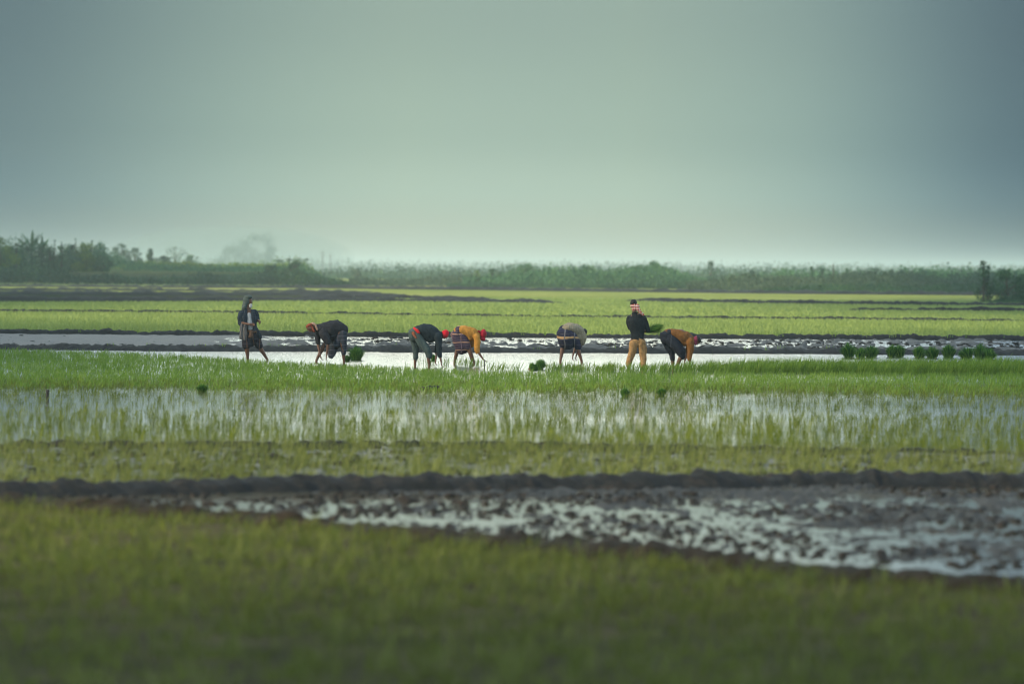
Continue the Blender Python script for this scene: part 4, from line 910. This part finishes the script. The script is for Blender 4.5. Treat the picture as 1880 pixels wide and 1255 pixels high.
tree('tree', 322, 453, 44, 780, LD, 'ragged hazy tree with open feathery crown', 12, n=900)
tree('tree', 300, 470, 36, 760, LD, 'low hazy tree left of the ragged feathery one', 13)
tree('bush', 340, 480, 34, 640, LY, 'small yellow-green bush below the feathery tree', 14, 'bush', n=900)
tree('tree', 352, 468, 30, 900, LM, 'small grey tree fading right of the feathery one', 15)
tree('tree', 464, 430, 84, 1600, LD, 'tall pale tree nearly lost in the haze', 16, leaf=.4, n=3500, nc=16, zb=0)
tree('tree', 420, 452, 70, 1600, LD, 'pale lower tree left of the tall hazy one', 17, leaf=.4, n=2500, zb=0)
tree('tree', 498, 452, 50, 1600, LD, 'pale lower tree right of the tall hazy one', 18, leaf=.4, n=2000, zb=0)
tree('tree', 532, 473, 62, 552, LD, 'dark flat-topped tree at the end of the left bank', 19, shape='umbrella', nc=11, n=1300, leaf=.13, zb=.3)
tree('bush', 500, 486, 60, 556, LD, 'dark low bush left of the flat-topped tree', 20, 'bush', zb=.5)
tree('bush', 655, 493, 34, 700, LG, 'grey isolated bush right of the flat-topped tree', 21, 'bush', zb=0, n=700)
# hazy skyline
scrub('far_wood', -300, 2300, 2700, 3200, lambda u: I(u, [-300, 200, 560, 700, 2300], [7.5, 7.5, 7.5, 6.5, 7.5]), 42000, 1.0, LD, 'pale low wood along the whole misty skyline', 31, False, 'wood')
scrub('far_wood', 560, 2300, 900, 1150, lambda u: I(u, [560, 640, 900, 1400, 1900], [1.4, 2.6, 2.5, 2.6, 3.2]), 36000, .38, LD, 'grey-green wood behind the middle scrub', 32, False, 'wood')
# middle scrub
scrub('scrub', 850, 1300, 545, 600, lambda u: I(u, [850, 900, 1000, 1100, 1200, 1300], [1.2, 1.7, 2.3, 1.8, 2.4, 1.2]), 34000, .20, LM, 'green scrub across the middle distance', 33, False)
scrub('scrub', 820, 1330, 528, 542, lambda u: I(u, [820, 900, 1200, 1330], [.6, 1.1, 1.2, .9]), 14000, .18, LD, 'dark low growth at the foot of the middle scrub', 34, False)
scrub('scrub', 640, 880, 560, 640, lambda u: I(u, [640, 880], [.9, 1.3]), 9000, .20, LG, 'brownish low growth left of the middle scrub', 35, False)
tree('bush', 965, 484, 60, 570, LM, 'broad bush, highest at the left of the middle scrub', 41, 'bush', zb=0)
tree('bush', 905, 493, 26, 560, LD, 'small dark bush left of the broad one', 42, 'bush', zb=0, n=700)
tree('bush', 877, 497, 12, 548, LY, 'little yellow-green bush at the left end of the middle scrub', 43, 'bush', zb=0, n=400)
tree('bush', 1075, 488, 46, 575, LM, 'middle bush between the broad one and the tall one', 44, 'bush', zb=0)
tree('tree', 1198, 480, 40, 560, LM, 'tall dense tree at the right of the middle scrub', 45, zb=0)
tree('tree', 1168, 488, 40, 566, LM, 'lower tree leaning on the tall dense one', 46, zb=0)
tree('tree', 1305, 479, 34, 640, LD, 'spiky tree standing alone right of the middle scrub', 47, shape='spire', zb=0, n=900)
# right scrub
scrub('scrub', 1260, 2200, 480, 560, lambda u: I(u, [1260, 1400, 1600, 2200], [1.0, 1.6, 1.8, 2.3]), 46000, .18, LG, 'tall reedy scrub across the right', 36, False)
scrub('scrub', 1300, 2200, 560, 640, lambda u: I(u, [1300, 1450, 1600, 2200], [1.3, 2.0, 2.2, 2.8]), 26000, .22, LM, 'green bushes behind the reedy scrub at right', 37, False)
scrub('scrub', 1400, 2200, 462, 476, lambda u: I(u, [1400, 1500, 2200], [.3, .7, 1.1]), 12000, .15, LD, 'dark grass at the foot of the right scrub', 38, False)
for i, (u, vt, wd_, lb) in enumerate([(1380, 494, 30, 'low round bush at the left of the right scrub'), (1490, 490, 16, 'thin pointed bush left of the bare post'), (1510, 492, 18, 'second pointed bush left of the bare post'), (1555, 492, 18, 'pointed bush right of the bare post'), (1607, 491, 36, 'twin-headed round bush in the right scrub'), (1700, 495, 40, 'low broad bush right of the twin-headed one')]):
    tree('bush', u, vt, wd_, 560, LM if i % 2 else LD, lb, 50 + i, 'bush', zb=0, n=700, shape='spire' if wd_ < 20 else 'round')
tree('tree', 1806, 478, 40, 330, LD, 'dark spiky tree rising from the heap of scrub at right', 60, zb=0, shape='spire', n=750, leaf=.12, nc=26)
tree('tree', 1814, 488, 26, 331, LD, 'shorter dark tree just right of the spiky one', 61, zb=0, n=900, leaf=.10)
tree('bush', 1850, 496, 70, 328, LD, 'large dark bush at the right edge', 62, 'bush', zb=0, n=2600, leaf=.11)
tree('bush', 1900, 500, 80, 330, LD, 'dark bush cut by the right edge of the picture', 63, 'bush', zb=0, n=2200, leaf=.11)
scrub('scrub', 1798, 2100, 312, 322, lambda u: I(u, [1798, 1830, 2100], [.4, 1.6, 2.4]), 16000, .11, LD, 'dark brush heaped below the dark trees at the right edge', 39, False)
# post and masts
def post(name, u, vt, D, r, label, arms=()):
    b = W(u, 500, D); h = W(u, vt, D).z; bm = bmesh.new(); ring_loft(bm, [((0, 0, -.3), r, r), ((0, 0, h * .5), r * .9, r * .9), ((0, 0, h), r * .6, r * .6)], X_, 8, False)
    for f in arms: ring_loft(bm, [((-h * .10, 0, h * f), r * .4, r * .4), ((h * .10, 0, h * f), r * .4, r * .4)], Z_, 6, False)
    me = bpy.data.meshes.new(name); bm.to_mesh(me); bm.free(); me.materials.append(M['bark']); o = link(name, me); o.location = (b.x, D, 0); o['label'] = label; o['category'] = name.split('_')[-1]
post('bare_post', 1530, 485, 520, .10, 'bare dark post sticking up out of the right scrub')
post('power_mast', 592, 460, 1700, .35, 'taller faint mast on the misty skyline', (.9, .75))
post('power_mast', 606, 466, 1750, .3, 'shorter faint mast on the misty skyline', (.9,))

# ------------------------------------------------------------------ haze
m, t, out = newmat('haze_air')
pv = N(t, 'ShaderNodeVolumePrincipled'); pv.inputs['Color'].default_value = (.72, .96, .93, 1); pv.inputs['Density'].default_value = .00024; pv.inputs['Anisotropy'].default_value = .1
t.links.new(pv.outputs[0], out.inputs['Volume'])
bm = bmesh.new(); bmesh.ops.create_cube(bm, size=1.0); me = bpy.data.meshes.new('haze'); bm.to_mesh(me); bm.free(); me.materials.append(m)
o = link('haze', me); o.scale = (3000, 6100, 20.0); o.location = (0, 2900, 8.6); o['kind'] = 'stuff'

# thin smoke drifting before the farthest trees on the left
m, t, out = newmat('smoke_air')
pv = N(t, 'ShaderNodeVolumePrincipled'); pv.inputs['Color'].default_value = (.33, .48, .45, 1); pv.inputs['Density'].default_value = .0038
t.links.new(pv.outputs[0], out.inputs['Volume'])
bm = bmesh.new(); bmesh.ops.create_icosphere(bm, subdivisions=4, radius=1.0); me = bpy.data.meshes.new('smoke'); bm.to_mesh(me); bm.free(); me.materials.append(m)
o = link('smoke', me); o.scale = (42, 120, 11); b_ = W(430, 480, 1350); o.location = (b_.x, 1350, 6.5); o['kind'] = 'stuff'; o['label'] = 'thin pale smoke drifting before the far trees at left'; o['category'] = 'smoke'
